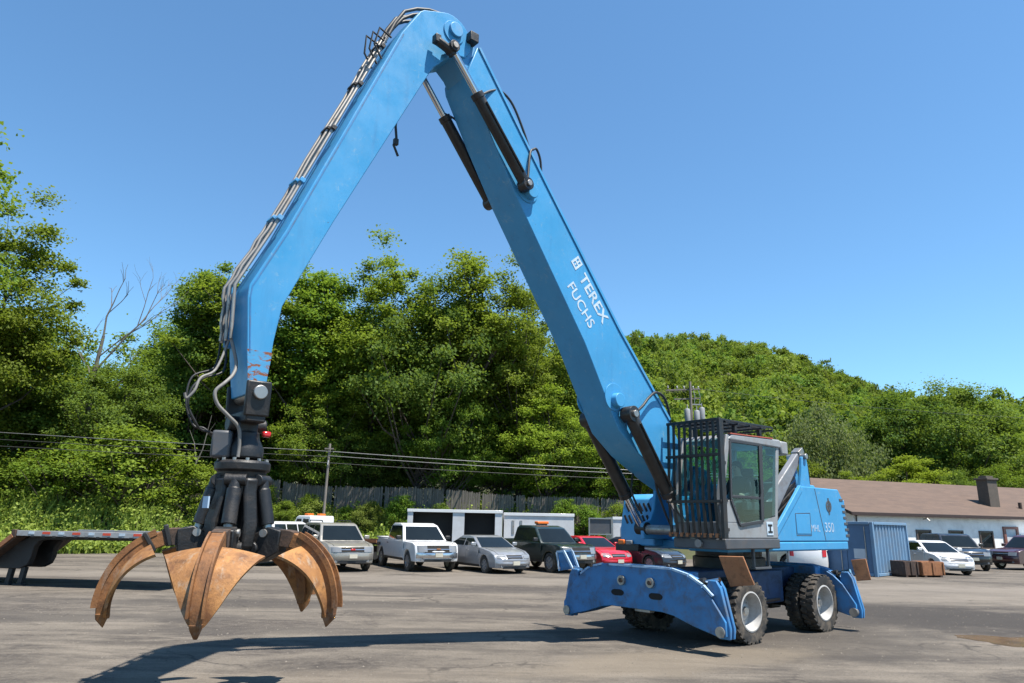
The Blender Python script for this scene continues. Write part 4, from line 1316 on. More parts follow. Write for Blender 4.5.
def tow_truck():
    root = empty('flatbed_truck', (-9.3, 36.2, 0), R(-28), 'white flatbed truck with orange roof lamps behind the gold SUV', 'truck')
    root.scale = (0.86, 0.86, 0.86)
    b = MB()
    b.prism([(0.0, 0.75), (2.9, 0.75), (2.95, 1.35), (1.55, 1.55), (1.1, 2.42), (0.95, 2.5), (0.05, 2.5), (0.0, 2.3)], -0.98, 0.98, 'y')
    # nose is on -x in this truck: mirrored below
    bm = b.bm
    for v in bm.verts: v.co.x = -v.co.x
    b.build('cab', P_WHITE, root, 0.05, segs=3)
    MB().prism([(-1.50, 1.62), (-1.13, 2.34), (-1.15, 2.36), (-1.53, 1.64)], -0.8, 0.8, 'y').build('windscreen', M['carglass'], root, smooth=0)
    for sd in (-1, 1):
        MB().prism([(-1.30, 1.62), (-0.70, 1.58), (-0.70, 2.32), (-1.05, 2.32)], sd * 0.975, sd * 0.987, 'y').build('side_window', M['carglass'], root, smooth=0)
        MB().prism([(-0.58, 1.58), (-0.14, 1.58), (-0.14, 2.3), (-0.58, 2.32)], sd * 0.975, sd * 0.987, 'y').build('side_window', M['carglass'], root, smooth=0)
        MB().box((-1.35, sd * 1.15, 1.75), (0.1, 0.2, 0.35)).build('mirror', P_WHITE, root, 0.03)
        MB().box((-0.6, sd * 0.5, 2.56), (0.3, 0.45, 0.12)).build('beacon', M['orange'], root, 0.03)
        for x in (-2.0, 3.4):
            vwheel(root, x, sd * 0.85, 0.45, 0.28, sd)
        MB().box((2.6, sd * 1.18, 1.22), (4.7, 0.05, 0.14)).build('side_rail', M['rustplate'], root)
        MB().box((-2.96, sd * 0.75, 1.05), (0.05, 0.3, 0.18)).build('headlight', M['lens'], root)
    MB().box((2.6, 0, 1.12), (4.7, 2.3, 0.16)).build('flat_bed', M['black'], root, 0.01)
    MB().box((1.6, 0, 0.8), (6.5, 0.8, 0.3)).build('chassis', M['black'], root)
    MB().box((0.16, 0, 1.5), (0.08, 2.0, 0.7)).build('headboard', M['rustdark'], root)
tow_truck()

def box_trailer(name, x, y, rz, L, H, label, bays, mat, extra=None):
    W = 2.3
    root = empty(name, (x, y, 0), rz, label, 'trailer')
    b = MB()
    z0 = 0.55
    b.box((L / 2, W / 2, z0 + 0.05), (L, W, 0.10))
    b.box((L / 2, W / 2, H - 0.05), (L, W, 0.10))
    b.box((L / 2, W - 0.03, (z0 + H) / 2), (L, 0.06, H - z0 - 0.2))
    for xx in (0.03, L - 0.03):
        b.box((xx, W / 2 - 0.03, (z0 + H) / 2), (0.06, W - 0.06, H - z0 - 0.2))
    xs_ = [0.06]
    for a, c in bays:
        if a > xs_[-1] + 0.01:
            b.box(((xs_[-1] + a) / 2, 0.03, (z0 + H) / 2), (a - xs_[-1], 0.06, H - z0 - 0.2))
        xs_.append(c)
    if xs_[-1] < L - 0.07:
        b.box(((xs_[-1] + L - 0.06) / 2, 0.03, (z0 + H) / 2), (L - 0.06 - xs_[-1], 0.06, H - z0 - 0.2))
    body = b.build('body', mat, root, 0.008, smooth=0)
    MB().box((L / 2, -0.02, H - 0.06), (L + 0.05, 0.06, 0.16)).build('top_rail', P_WHITE, root, 0.01)
    for a, c in bays:
        MB().box(((a + c) / 2, 0.55, (z0 + H) / 2), (c - a, 0.05, H - z0 - 0.22)).build('bay_shade_sheet', M['dark'], root)  # dark sheet across each open bay, standing in for the shade inside
    for sd in (0, 1):
        for xx in (L * 0.62, L * 0.78):
            vwheel(root, xx, 0.15 if sd == 0 else W - 0.15, 0.36, 0.22, -1 if sd == 0 else 1)
    MB().tube([(0.3, W / 2, 0.6), (-1.0, W / 2, 0.55)], 0.06, 8).build('drawbar', M['black'], root)
    MB().cyl((-0.7, W / 2, 0.0), (-0.7, W / 2, 0.55), 0.05, 0.05, 8).build('jack', M['steel'], root)
    return root
TW = paint('trailer_white', (0.60, 0.61, 0.62), 0.5, dirt=(0.4, 0.38, 0.35), amount=0.3, scale=1.2)
box_trailer('open_bay_trailer', -5.6, 40.0, R(2), 5.25, 2.62, 'white box trailer with two dark open side bays behind the silver sedan', [(0.3, 2.5), (3.15, 4.85)], TW)
t2 = box_trailer('cargo_trailer', -0.25, 40.6, R(3), 3.95, 2.52, 'plain white cargo trailer behind the dark green pickup', [], TW)
for xx in (0.5, 0.95):
    MB().box((xx, -0.012, 1.75), (0.14, 0.03, 0.75)).build('door_bar', M['steel'], t2)
t3 = box_trailer('cargo_trailer', 6.1, 42.2, R(3), 2.6, 2.42, 'white cargo trailer with a blue stripe left of the louvred blue housing', [], TW)
MB().box((1.4, -0.012, 1.6), (1.9, 0.03, 0.55)).build('blue_panel', paint('blue_panel', (0.12, 0.22, 0.42), 0.5), t3)
root = empty('utility_trailer', (4.55, 41.2, 0), R(3), 'grey-framed trailer with dark mesh side beside the blue-striped trailer', 'trailer')
b = MB()
for xx in (0.05, 1.35):
    b.box((xx, 0, 1.4), (0.07, 0.07, 1.9))
for zz in (0.55, 1.45, 2.32):
    b.box((0.7, 0, zz), (1.23, 0.06, 0.07))
b.box((0.7, 0.7, 0.55), (1.3, 1.3, 0.08))
b.build('frame', M['steel'], root)
MB().box((0.7, 0.04, 1.9), (1.2, 0.02, 0.8)).build('mesh_panel', M['dkgrey'], root)
for sd in (-1, 1):
    vwheel(root, 0.7, 0.7 + sd * 0.75, 0.33, 0.2, sd)

# ------------------------------------------------------------------ gooseneck trailer on the left
def lowboy():
    root = empty('gooseneck_trailer', (-9.1, 20.15, 0), R(172), 'gooseneck trailer neck with red and white reflector strip at the left edge', 'trailer')
    # +x runs to the picture's left, -y... the side facing the camera is +y
    STEEL = paint('trailer_grey_edge', (0.40, 0.40, 0.40), 0.5, 0.3, dirt=(0.2, 0.16, 0.12), amount=0.6, scale=3)
    BLK = paint('trailer_black', (0.016, 0.016, 0.018), 0.55, dirt=(0.08, 0.07, 0.06), amount=0.4)
    MB().box((2.5, -1.2, 1.44), (5.0, 2.36, 0.08)).build('neck_deck', BLK, root, 0.01)
    RR = paint('reflector_red', (0.62, 0.07, 0.03), 0.4)
    for y in (0.0, -2.4):
        edge = MB().box((2.5, y, 1.45), (5.0, 0.06, 0.15)).build('side_rail', STEEL, root, 0.008)
        if y == 0.0:
            for k in range(10):
                MB().box((0.30 + k * 0.47, 0.034, 1.465), (0.24 if k % 2 == 0 else 0.18, 0.008, 0.065)).build('reflector', RR if k % 2 == 0 else M['letter'], edge, smooth=0)
            for k in range(13):
                MB().box((0.4 + k * 0.34, 0.036, 1.372), (0.09, 0.02, 0.045)).build('stake_pocket', BLK, edge, smooth=0)
    for y in (-0.45, -1.25):
        MB().prism([(0.1, 1.40), (4.80, 1.40), (5.9, 0.80), (5.9, 0.45), (5.05, 0.45), (4.83, 0.56), (4.75, 0.75), (4.71, 1.05), (4.59, 1.22), (4.4, 1.27), (0.1, 1.30)], y - 0.10, y + 0.10, 'y').build('neck_beam', BLK, root, 0.02)
        for x in ((4.95, 5.35) if y > -1 else ()):
            MB().bar((x, y, 0.50), (x + 0.06, y, 0.04), 0.13, 0.13, (0, 1, 0)).build('leg', BLK, root)
            MB().box((x + 0.06, y, 0.025), (0.26, 0.26, 0.05)).build('foot', BLK, root, 0.01)
    MB().prism([(5.02, 1.50), (5.02, 1.32), (5.9, 0.62), (10.2, 0.62), (10.2, 0.84), (6.0, 0.84)], -2.42, 0.02, 'y').build('main_deck', M['rustdark'], root, 0.02)
    MB().box((5.08, 0.0, 1.44), (0.14, 0.12, 0.22)).build('corner_post', M['rustdark'], root, 0.01)
    MB().bar((5.1, 0.05, 1.38), (5.9, 0.05, 0.72), 0.05, 0.12).build('slope_rail', M['rustplate'], root)
    for x in (8.0, 9.1):
        for sd in (-2.1, -0.3):
            vwheel(root, x, sd, 0.42, 0.26, 1 if sd > -1 else -1)
    MB().cyl((0.8, -1.2, 1.3), (0.8, -1.2, 1.05), 0.06, 0.06, 10).build('kingpin', M['steel'], root)
lowboy()

# ------------------------------------------------------------------ the blue material handler
# local frame: +x towards the machine's front (boom), +y its left side (cab side), z up
MR = empty('material_handler', (4.55, 15.07, 0), math.atan2(-0.648, -0.762), 'big blue wheeled material handler with raised boom and caged cab', 'excavator')

def big_wheel(x, sd):
    r = 0.545
    root = None
    tread = MB()
    # twin tyres with chunky lugs
    for (o, w) in ((sd * 1.16, 0.27), (sd * 0.84, 0.27)):
        hw = w / 2
        tread.lathe([(r * 0.60, o - hw * 0.85), (r * 0.80, o - hw), (r * 0.945, o - hw * 0.95), (r * 0.965, o - hw * 0.6), (r * 0.965, o + hw * 0.6), (r * 0.945, o + hw * 0.95), (r * 0.80, o + hw), (r * 0.60, o + hw * 0.85)], (x, 0, r), 'y', 44, False)
        n = 26
        for k in range(n):
            a = 2 * math.pi * k / n
            for s2 in (-1, 1):
                aa = a + (math.pi / n if s2 > 0 else 0)
                rot = Matrix.Rotation(-aa, 3, 'Y') @ Matrix.Rotation(0.25 * s2, 3, 'X')
                c = Vector((x, o + s2 * hw * 0.52, r)) + Matrix.Rotation(-aa, 3, 'Y') @ Vector((r * 0.965, 0, 0))
                tread.box(c, (0.045, hw * 0.9, 0.072), rot)
    w = MB().cyl((x, sd * 0.45, r), (x, sd * 0.7, r), 0.16, 0.16, 16).build('wheel', M['black_metal'], MR)
    tread.build('tyre', M['rubber'], w, 0.006, smooth=40)
    rm = MB()
    y = sd * 1.16; q = sd
    rm.lathe([(r * 0.60, y - q * 0.12), (r * 0.63, y + q * 0.125), (r * 0.585, y + q * 0.13), (r * 0.555, y + q * 0.02), (r * 0.50, y - q * 0.09), (r * 0.30, y - q * 0.10), (r * 0.27, y - q * 0.03), (r * 0.20, y - q * 0.01), (0.01, y - q * 0.01)], (x, 0, r), 'y', 36, False)
    rm.build('rim', M['rim'], w, smooth=40)
    hb = MB()
    for k in range(10):
        a = 2 * math.pi * k / 10
        hb.cyl((x + 0.20 * math.cos(a), y - q * 0.10, r + 0.20 * math.sin(a)), (x + 0.20 * math.cos(a), y - q * 0.07, r + 0.20 * math.sin(a)), 0.018, 0.018, 6)
    hb.cyl((x, y - q * 0.02, r), (x, y + q * 0.03, r), 0.085, 0.07, 14)
    hb.build('hub', M['steel'], w)
for ax_ in (1.36, -1.37):
    for sd in (1, -1):
        big_wheel(ax_, sd)
    b = MB().cyl((ax_, -0.7, 0.545), (ax_, 0.7, 0.545), 0.13, 0.13, 14)
    b.box((ax_, 0, 0.55), (0.42, 0.42, 0.40))
    b.build('axle', M['black_metal'], MR, 0.03)

# chassis
c = MB()
c.prism([(-2.0, 0.80), (2.2, 0.80), (2.2, 1.20), (-2.0, 1.20)], -0.52, 0.52, 'y')
c.box((0, 0, 0.86), (1.5, 1.5, 0.62))
ch = c.build('chassis', paint('grimy_chassis_blue', (0.018, 0.05, 0.13), 0.6, dirt=(0.035, 0.032, 0.03), amount=0.9, scale=2.5, var=0.3), MR, 0.03)
MB().tube([(-0.5, 0.78, 0.62), (0.9, 0.78, 0.60)], 0.03, 8).build('step_bar', M['rustdark'], ch)
MB().lathe([(0.02, 1.2), (0.72, 1.2), (0.72, 1.40), (0.66, 1.42), (0.66, 1.55), (0.02, 1.55)], (0, 0, 0), 'z', 40).build('slewing_ring', M['black_metal'], MR)

# front and rear support frames with folded outriggers
def support(sg, uf, dep, hwid, zt):
    k = hwid / 1.85
    pf = [(-1.90 * k, 0.30), (-1.90 * k, 0.52), (-1.62 * k, 0.90), (-1.42 * k, 1.06), (-1.15 * k, 1.20), (-0.80 * k, zt), (0.80 * k, zt), (1.15 * k, 1.20), (1.42 * k, 1.06), (1.62 * k, 0.90), (1.90 * k, 0.52), (1.90 * k, 0.30), (1.70 * k, 0.30), (1.25 * k, 0.40), (0.85 * k, 0.52), (0.6 * k, 0.555), (-0.6 * k, 0.555), (-0.85 * k, 0.52), (-1.25 * k, 0.40), (-1.70 * k, 0.30)]
    nm = 'support_frame'
    b = MB()
    b.prism(pf, uf - sg * 0.05, uf, 'x')
    b.prism([(y * 0.98, z) for y, z in pf], uf - sg * dep, uf - sg * (dep - 0.05), 'x')
    fr = b.build(nm, M['blue_worn'], MR, 0.012)
    # top plate following the outline, set between the two plates
    tp = MB()
    prof = [(-1.42 * k, 1.04), (-1.15 * k, 1.18), (-0.80 * k, zt - 0.02), (0.80 * k, zt - 0.02), (1.15 * k, 1.18), (1.42 * k, 1.04)]
    for (a, b_) in zip(prof, prof[1:]):
        tp.bar((uf - sg * dep / 2, a[0], a[1]), (uf - sg * dep / 2, b_[0], b_[1]), dep - 0.104, 0.04, (0, 0, 1))
    tp.build('top_plate', M['blue_worn'], fr)
    arm = MB()
    ln = abs(uf - sg * dep) - 1.95
    arm.box((uf - sg * (dep + ln / 2 + 0.01), 0, 1.0), (ln, 0.7, 0.38))
    arm.box((uf - sg * (dep + 0.12), 0, 1.12), (0.22, 2.0, 0.22))
    arm.build('frame_arm', M['blue_worn'], fr, 0.02)
    lg = []
    for s in (-1, 1):
        # pivot boss at the bottom corner and the folded outrigger leg
        leg = MB()
        for du in (0.085, dep - 0.085):
            leg.prism([(s * 1.72 * k, 0.26), (s * 1.93 * k, 0.26), (s * 1.95 * k, 0.42), (s * 1.80 * k, 1.02), (s * 1.72 * k, 1.14), (s * 1.56 * k, 1.14), (s * 1.52 * k, 0.98), (s * 1.68 * k, 0.5)], uf - sg * (du - 0.03), uf - sg * (du + 0.03), 'x')
        leg.bar((uf - sg * dep / 2, s * 1.88 * k, 0.42), (uf - sg * dep / 2, s * 1.74 * k, 1.06), dep - 0.235, 0.05, (0, s, 0))
        lo_ = leg.build('outrigger', M['blue_worn'], MR, 0.012)
        MB().cyl((uf + sg * 0.03, s * 1.80 * k, 0.37), (uf - sg * (dep + 0.03), s * 1.80 * k, 0.37), 0.085, 0.085, 16).build('pivot_pin', M['steel'], lo_)
        cy = MB().cyl((uf - sg * dep / 2, s * 0.95 * k, 0.98), (uf - sg * dep / 2, s * 1.45 * k, 1.10), 0.075, 0.075, 12)
        cy.build('outrigger_cylinder', M['cyl'], lo_)
        MB().cyl((uf - sg * dep / 2, s * 1.45 * k, 1.10), (uf - sg * dep / 2, s * 1.74 * k, 1.16), 0.04, 0.04, 10).build('rod', M['chrome'], lo_)
        lg.append(lo_)
    if sg > 0:
        for y in (-0.30, 0.36):
            MB().cyl((uf - 0.02, y, 1.02), (uf + 0.05, y, 1.02), 0.085, 0.085, 18).build('pin_boss', M['steel'], fr)
            MB().cyl((uf + 0.05, y, 1.02), (uf + 0.07, y, 1.02), 0.04, 0.04, 10).build('pin_head', M['rustdark'], fr)
        for y in (-0.42, 0.45):
            sl = [(y + 0.10 * math.cos(a) + (0.05 if math.cos(a) > 0 else -0.05), 0.80 + 0.055 * math.sin(a)) for a in [2 * math.pi * i / 20 for i in range(20)]]
            MB().prism(sl, uf + 0.001, uf + 0.006, 'x').build('tow_slot', M['dark'], fr, smooth=0)
        MB().box((uf - 0.12, 0.1, 0.535), (0.14, 0.34, 0.06)).build('tow_lug', M['steel'], fr, 0.01)
        # paint worn bright along the upper lip
        w = MB()
        for (a, c_) in (((-1.36, 1.055), (-1.15, 1.185)), ((-1.02, 1.225), (-0.80, zt - 0.02)), ((-0.62, zt - 0.022), (0.78, zt - 0.022)), ((0.80, zt - 0.025), (1.13, 1.19)), ((1.15, 1.18), (1.40, 1.05)), ((1.42, 1.04), (1.60, 0.89))):
            w.bar((uf - 0.02, a[0], a[1] + 0.012), (uf - 0.02, c_[0], c_[1] + 0.012), 0.058, 0.035)
        w.bar((uf - 0.15, -0.35, zt + 0.012), (uf - 0.15, 0.55, zt + 0.012), 0.10, 0.01)
        w.build('worn_edge', paint('worn_bright_blue', (0.42, 0.58, 0.74), 0.4, dirt=(0.05, 0.18, 0.45), amount=0.9, scale=7), fr, smooth=0)
    if sg > 0:
        for q in [fr] + lg:
            q.location = (0, -0.07, 0)
    return lg
fl = support(1, 2.9, 0.28, 1.77, 1.29)
rl_ = support(-1, -2.14, 0.26, 1.66, 1.26)
# foot plates swung up beside the frames
def foot_plate(corners, th, m, parent, label=None):
    c = [Vector(q) for q in corners]
    n = (c[1] - c[0]).cross(c[3] - c[0]).normalized() * th
    b = MB()
    A = [b.v(q) for q in c]; B = [b.v(q + n) for q in c]
    b.face(A); b.face(B[::-1])
    for i in range(4):
        b.face([A[i], B[i], B[(i + 1) % 4], A[(i + 1) % 4]])
    return b.build('foot_plate', m, parent, 0.008, label=label)
foot_plate([(2.62, 1.57, 1.52), (2.56, 1.99, 1.53), (2.44, 2.09, 1.09), (2.52, 1.69, 1.04)], 0.035, M['rustplate'], fl[1], 'rusty orange foot plate beside the near front wheel')
foot_plate([(-2.52, 1.36, 1.36), (-2.56, 1.66, 1.40), (-2.52, 1.74, 0.98), (-2.48, 1.46, 0.94)], 0.035, M['rustplate'], rl_[1], 'rusty orange foot plate behind the rear wheel')
foot_plate([(2.66, -2.24, 1.42), (2.60, -1.86, 1.47), (2.56, -1.72, 1.14), (2.62, -2.20, 1.06)], 0.03, M['blue_worn'], fl[0])
b = MB()
for p, q in (((2.685, -2.24, 1.435), (2.625, -1.86, 1.485)), ((2.625, -1.86, 1.47), (2.585, -1.72, 1.14)), ((2.69, -2.24, 1.42), (2.65, -2.20, 1.06))):
    b.bar(p, q, 0.025, 0.035)
b.bar((2.70, -2.02, 1.46), (2.66, -1.64, 0.90), 0.035, 0.04)
b.build('plate_rim', M['letter_faint'], fl[0])

# ---- upper structure
deck = MB()
deck.prism([(-2.62, -1.3), (-2.62, 1.3), (2.0, 1.3), (2.0, 0.45), (1.5, 0.42), (1.5, -1.3)], 1.56, 1.74, 'z')
up = deck.build('turntable_deck', M['blue_top'], MR, 0.03)
MB().prism([(0.52, 0.42), (0.52, 1.46), (2.44, 1.54), (2.44, 0.46)], 1.62, 1.80, 'z').build('cab_base', M['dkgrey'], MR, 0.02)
MB().box((1.6, 0.98, 1.56), (0.5, 0.4, 0.10)).build('under_tray', M['black_metal'], MR, 0.01)
st = MB()
for x in (0.75, 1.25):
    st.box((x, 1.32, 1.46), (0.05, 0.05, 0.32))
st.box((1.0, 1.32, 1.28), (0.55, 0.10, 0.04))
st.build('access_step', M['dkgrey'], MR, 0.006)
MB().cyl((2.45, 1.02, 1.71), (2.50, 1.02, 1.71), 0.07, 0.07, 16).build('work_lamp', M['lens'], MR)

# tail body with the sloping side panel
side = [(0.44, 1.745), (0.30, 1.95), (-0.78, 2.83), (-2.36, 2.83), (-2.56, 2.60), (-2.66, 1.745)]
tb = MB()
tb.prism([(-0.82, 1.745), (-0.82, 2.80), (-2.34, 2.80), (-2.53, 2.58), (-2.62, 1.745)], -1.27, 1.24, 'y')
tail = tb.build('engine_housing', M['blue_top'], MR, 0.05, segs=3)
sp = MB().prism(side, 1.245, 1.30, 'y').build('side_panel', M['blue_top'], MR, 0.018, segs=3)
# raised slanting rail along the slope, and the panel seams
MB().bar((0.42, 1.285, 1.85), (-0.74, 1.285, 2.80), 0.07, 0.13, (0, 0, 1)).build('slope_rail', M['blue_top'], sp, 0.01)
sm = MB()
sm.prism([(-1.30, 2.80), (-1.32, 2.80), (-1.62, 1.76), (-1.60, 1.76)], 1.3005, 1.304, 'y')
for a, b_ in (((-0.42, 1.86), (-0.42, 2.28)), ((-0.42, 2.28), (-1.02, 2.30)), ((-1.02, 2.30), (-1.02, 1.86)), ((-1.02, 1.86), (-0.42, 1.86))):
    sm.bar((a[0], 1.302, a[1]), (b_[0], 1.302, b_[1]), 0.004, 0.012, (0, 0, 1) if a[1] == b_[1] else (1, 0, 0))
sm.build('panel_seam', M['dkgrey'], sp, smooth=0)
MB().box((-0.72, 1.302, 2.08), (0.56, 0.012, 0.38)).build('access_door', M['blue_top'], sp, 0.004)
# cooling fins on the rear corner
fn = MB()
for k in range(7):
    z = 1.86 + 0.125 * k
    fn.box((-2.60 + 0.012 * k * 1.4 - (0.02 if k < 6 else -0.05), 1.24, z), (0.16, 0.14, 0.055))
fn.build('vent_fins', M['dkgrey'], tail, 0.006)
rc = MB().prism([(-2.60, 1.0), (-2.60, 1.30), (-2.72, 1.24), (-2.74, 1.0)], 1.745, 2.62, 'z').build('rear_corner', M['blue_top'], tail, 0.02)
MB().box((-1.4, 0.0, 2.86), (1.5, 1.8, 0.12)).build('hood_top', M['blue_top'], tail, 0.03)
# tall bracket behind the cab and grey lifting arm
bp = [(-0.80, 2.70), (-1.30, 2.70), (-1.24, 3.30), (-1.20, 3.46), (-1.12, 3.50), (-1.04, 3.44), (-0.98, 3.20)]
for y in (0.92, 1.16):
    MB().prism(bp, y, y + 0.07, 'y').build('lift_bracket', M['blue_top'], MR, 0.012)
la = MB()
la.prism([(0.62, 2.10), (0.50, 2.36), (-1.02, 3.52), (-1.16, 3.56), (-1.22, 3.44), (-1.12, 3.36), (0.10, 2.16)], 1.0, 1.14, 'y')
arm_ = la.build('cab_lift_arm', M['armgrey'], MR, 0.02)
b = MB()
b.cyl((-1.12, 0.86, 3.46), (-1.12, 1.29, 3.46), 0.06, 0.06, 14)
b.box((-1.16, 1.07, 3.56), (0.22, 0.18, 0.12), Matrix.Rotation(0.5, 3, 'Y'))
b.build('arm_pin', M['steel'], arm_, 0.01)
MB().tube([(-1.14, 1.2, 3.44), (-1.3, 1.2, 3.2), (-1.32, 1.2, 2.9)], 0.018, 6).build('hose', M['hose'], arm_)
# dark ribbed radiator housing behind the cab
rb = MB().box((-0.50, 0.55, 2.32), (0.9, 1.1, 1.14)).build('radiator_housing', M['dkgrey'], MR, 0.03)
r2 = MB()
for k in range(9):
    r2.box((-0.50, 1.108, 1.86 + 0.12 * k), (0.84, 0.02, 0.05), Matrix.Rotation(0.5, 3, 'Y'))
r2.build('rib', M['black_metal'], rb)
# far-side front housing with slanted louvres
hf = MB().prism([(1.78, 1.60), (1.78, 1.95), (1.66, 2.52), (1.46, 2.62), (-0.6, 2.62), (-0.6, 1.60)], -1.36, -0.50, 'y').build('right_housing', M['blue'], MR, 0.03, segs=3)
lv = MB()
for row in range(2):
    for k in range(6):
        z0 = 2.36 - 0.24 * row; y0 = -1.28 + 0.115 * k
        def fp(y, z): return (1.78 - 0.12 * max(0, (z - 1.95)) / 0.57 + 0.006, y, z)
        c0 = Vector(fp(y0 + 0.11, z0 - 0.09)); c1 = Vector(fp(y0, z0 + 0.07))
        lv.bar(c0, c1, 0.045, 0.012, (1, 0, 0.2))
lv.build('louvres', M['dark'], hf, smooth=0)
MB().box((1.81, -1.30, 1.66), (0.08, 0.16, 0.10)).build('marker_lamp', M['orange'], hf, 0.02)
MB().box((1.81, -1.10, 1.655), (0.08, 0.16, 0.09)).build('work_lamp', M['lens'], hf, 0.02)
MB().box((1.74, -1.15, 1.56), (0.2, 0.6, 0.14)).build('bumper_strip', M['black_metal'], hf, 0.01)
# white tank/box behind the guard top
MB().box((1.1, -0.75, 3.55), (0.35, 0.35, 0.5)).build('air_filter', M['rim'], MR, 0.05)
MB().cyl((1.1, -0.75, 2.55), (1.1, -0.75, 3.4), 0.07, 0.07, 12).build('filter_pipe', M['black_metal'], MR)
# boom foot brackets
for y in (-0.47, 0.39):
    MB().prism([(2.22, 1.74), (2.24, 2.04), (2.00, 2.10), (1.88, 2.30), (1.72, 3.02), (1.45, 3.12), (1.20, 3.0), (0.7, 1.74)], y, y + 0.08, 'y').build('boom_bracket', M['blue'], MR, 0.015)
MB().cyl((1.5, -0.50, 2.85), (1.5, 0.50, 2.85), 0.10, 0.10, 16).build('boom_pin', M['steel'], MR)
MB().cyl((2.12, -0.62, 1.92), (2.12, 0.62, 1.92), 0.09, 0.09, 16).build('cylinder_pin', M['steel'], MR)

# ---- cab
V0, V1 = 0.46, 1.46
cabp = [(2.24, 1.80), (2.40, 2.34), (2.08, 3.58), (1.95, 3.66), (0.30, 3.70), (0.24, 3.52), (0.56, 2.35), (0.56, 1.80)]
CAB = MB()
# floor and roof slabs, pillars as bars; open between so the interior shows
CAB.prism([(2.24, 1.80), (2.33, 2.08), (0.56, 2.08), (0.56, 1.80)], V0, V1, 'y')
cab_o = CAB.build('cab', M['grey'], MR, 0.02)
rf = MB().prism([(2.10, 3.52), (1.97, 3.63), (0.28, 3.67), (0.22, 3.60), (0.26, 3.50)], V0 - 0.02, V1 + 0.02, 'y')
rf.build('cab_roof', M['grey'], MR, 0.03, segs=3)
RT = paint('red_roof_edge', (0.42, 0.09, 0.05), 0.5)
MB().bar((2.02, V1 + 0.0, 3.635), (0.55, V1 + 0.0, 3.672), 0.05, 0.02).build('roof_trim', RT, MR, smooth=0)
MB().box((0.12, 1.30, 3.52), (0.26, 0.36, 0.26)).build('rear_light_box', M['grey'], MR, 0.03)
for v in (V0 + 0.04, V1 - 0.04):
    pl = MB()
    pl.bar((2.34, v, 2.06), (2.41, v, 2.36), 0.09, 0.12, (1, 0, 0))
    pl.bar((2.40, v, 2.34), (2.06, v, 3.60), 0.09, 0.12, (1, 0, 0))
    pl.build('front_pillar', M['grey'], MR, 0.012)
    pl = MB()
    pl.bar((0.60, v, 2.06), (0.34, v, 3.56), 0.07, 0.10, (1, 0, 0))
    pl.build('rear_pillar', M['grey'], MR, 0.012)
# door: frame, two panes, lower corner panel
DF = paint('door_rubber', (0.035, 0.037, 0.042), 0.6)
dk = MB()
dpts = [(2.03, 3.50), (1.04, 3.51), (1.14, 2.10), (1.86, 2.03), (2.10, 2.46)]
for a, b_ in zip(dpts, dpts[1:] + dpts[:1]):
    dk.bar((a[0], V1 + 0.005, a[1]), (b_[0], V1 + 0.005, b_[1]), 0.05, 0.07, (0, 1, 0)) if False else dk.bar((a[0], V1 + 0.008, a[1]), (b_[0], V1 + 0.008, b_[1]), 0.055, 0.035, (0, 1, 0))
dk.bar((2.08, V1 + 0.006, 2.52), (1.12, V1 + 0.006, 2.52), 0.05, 0.03, (0, 1, 0))
dk.bar((0.98, V1 + 0.006, 3.50), (1.10, V1 + 0.006, 2.10), 0.07, 0.03, (0, 1, 0))
door = dk.build('door', DF, MR, 0.006)
MB().prism([(2.02, 3.48), (1.06, 3.48), (1.12, 2.54), (2.08, 2.54)], V1 - 0.004, V1 + 0.003, 'y').build('window_pane', M['cabglass'], door, smooth=0)
MB().prism([(2.07, 2.50), (1.13, 2.50), (1.15, 2.12), (1.85, 2.05)], V1 - 0.004, V1 + 0.003, 'y').build('lower_pane', M['cabglass'], door, smooth=0)
MB().prism([(2.12, 2.46), (2.38, 2.36), (2.33, 2.08), (1.60, 2.08), (1.88, 2.09)], V1 - 0.02, V1 + 0.001, 'y').build('corner_panel', M['grey'], door, smooth=0)
MB().prism([(1.6, 2.08), (0.56, 2.20), (0.56, 2.06), (1.6, 2.06)], V1 - 0.02, V1 + 0.001, 'y').build('sill_panel', M['grey'], MR, smooth=0)
MB().prism([(0.93, 3.49), (0.44, 3.50), (0.64, 2.24), (1.03, 2.12)], V1 - 0.004, V1 + 0.003, 'y').build('rear_side_pane', M['cabglass'], MR, smooth=0)
MB().prism([(2.385, 2.36), (2.395, 2.36), (2.075, 3.56), (2.065, 3.56)], V0 + 0.06, V1 - 0.06, 'y').build('windscreen', M['cabglass'], MR, smooth=0)
MB().prism([(2.02, 3.48), (0.42, 3.50), (0.62, 2.10), (2.30, 2.10)], V0 + 0.005, V0 + 0.012, 'y').build('inner_side_pane', M['cabglass'], MR, smooth=0)
MB().box((0.55, (V0 + V1) / 2, 2.28), (0.05, V1 - V0 - 0.12, 0.40)).build('rear_bulkhead', M['dkgrey'], MR)
MB().prism([(0.53, 2.50), (0.545, 2.50), (0.345, 3.50), (0.33, 3.50)], V0 + 0.08, V1 - 0.10, 'y').build('rear_window', M['cabglass'], MR, smooth=0)
MB().bar((1.16, V1 + 0.04, 2.60), (1.16, V1 + 0.04, 2.85), 0.03, 0.03).build('door_handle', M['black'], door)
# square plate with black mark by the door
sq = MB().box((0.86, V1 + 0.005, 1.98), (0.22, 0.012, 0.24)).build('sign_plate', M['letter'], MR, 0.004)
b = MB()
b.box((0.86, V1 + 0.0135, 2.04), (0.15, 0.004, 0.035)); b.box((0.86, V1 + 0.0135, 1.92), (0.15, 0.004, 0.035)); b.box((0.86, V1 + 0.0135, 1.98), (0.05, 0.004, 0.12))
b.build('sign_mark', M['black'], sq, smooth=0)
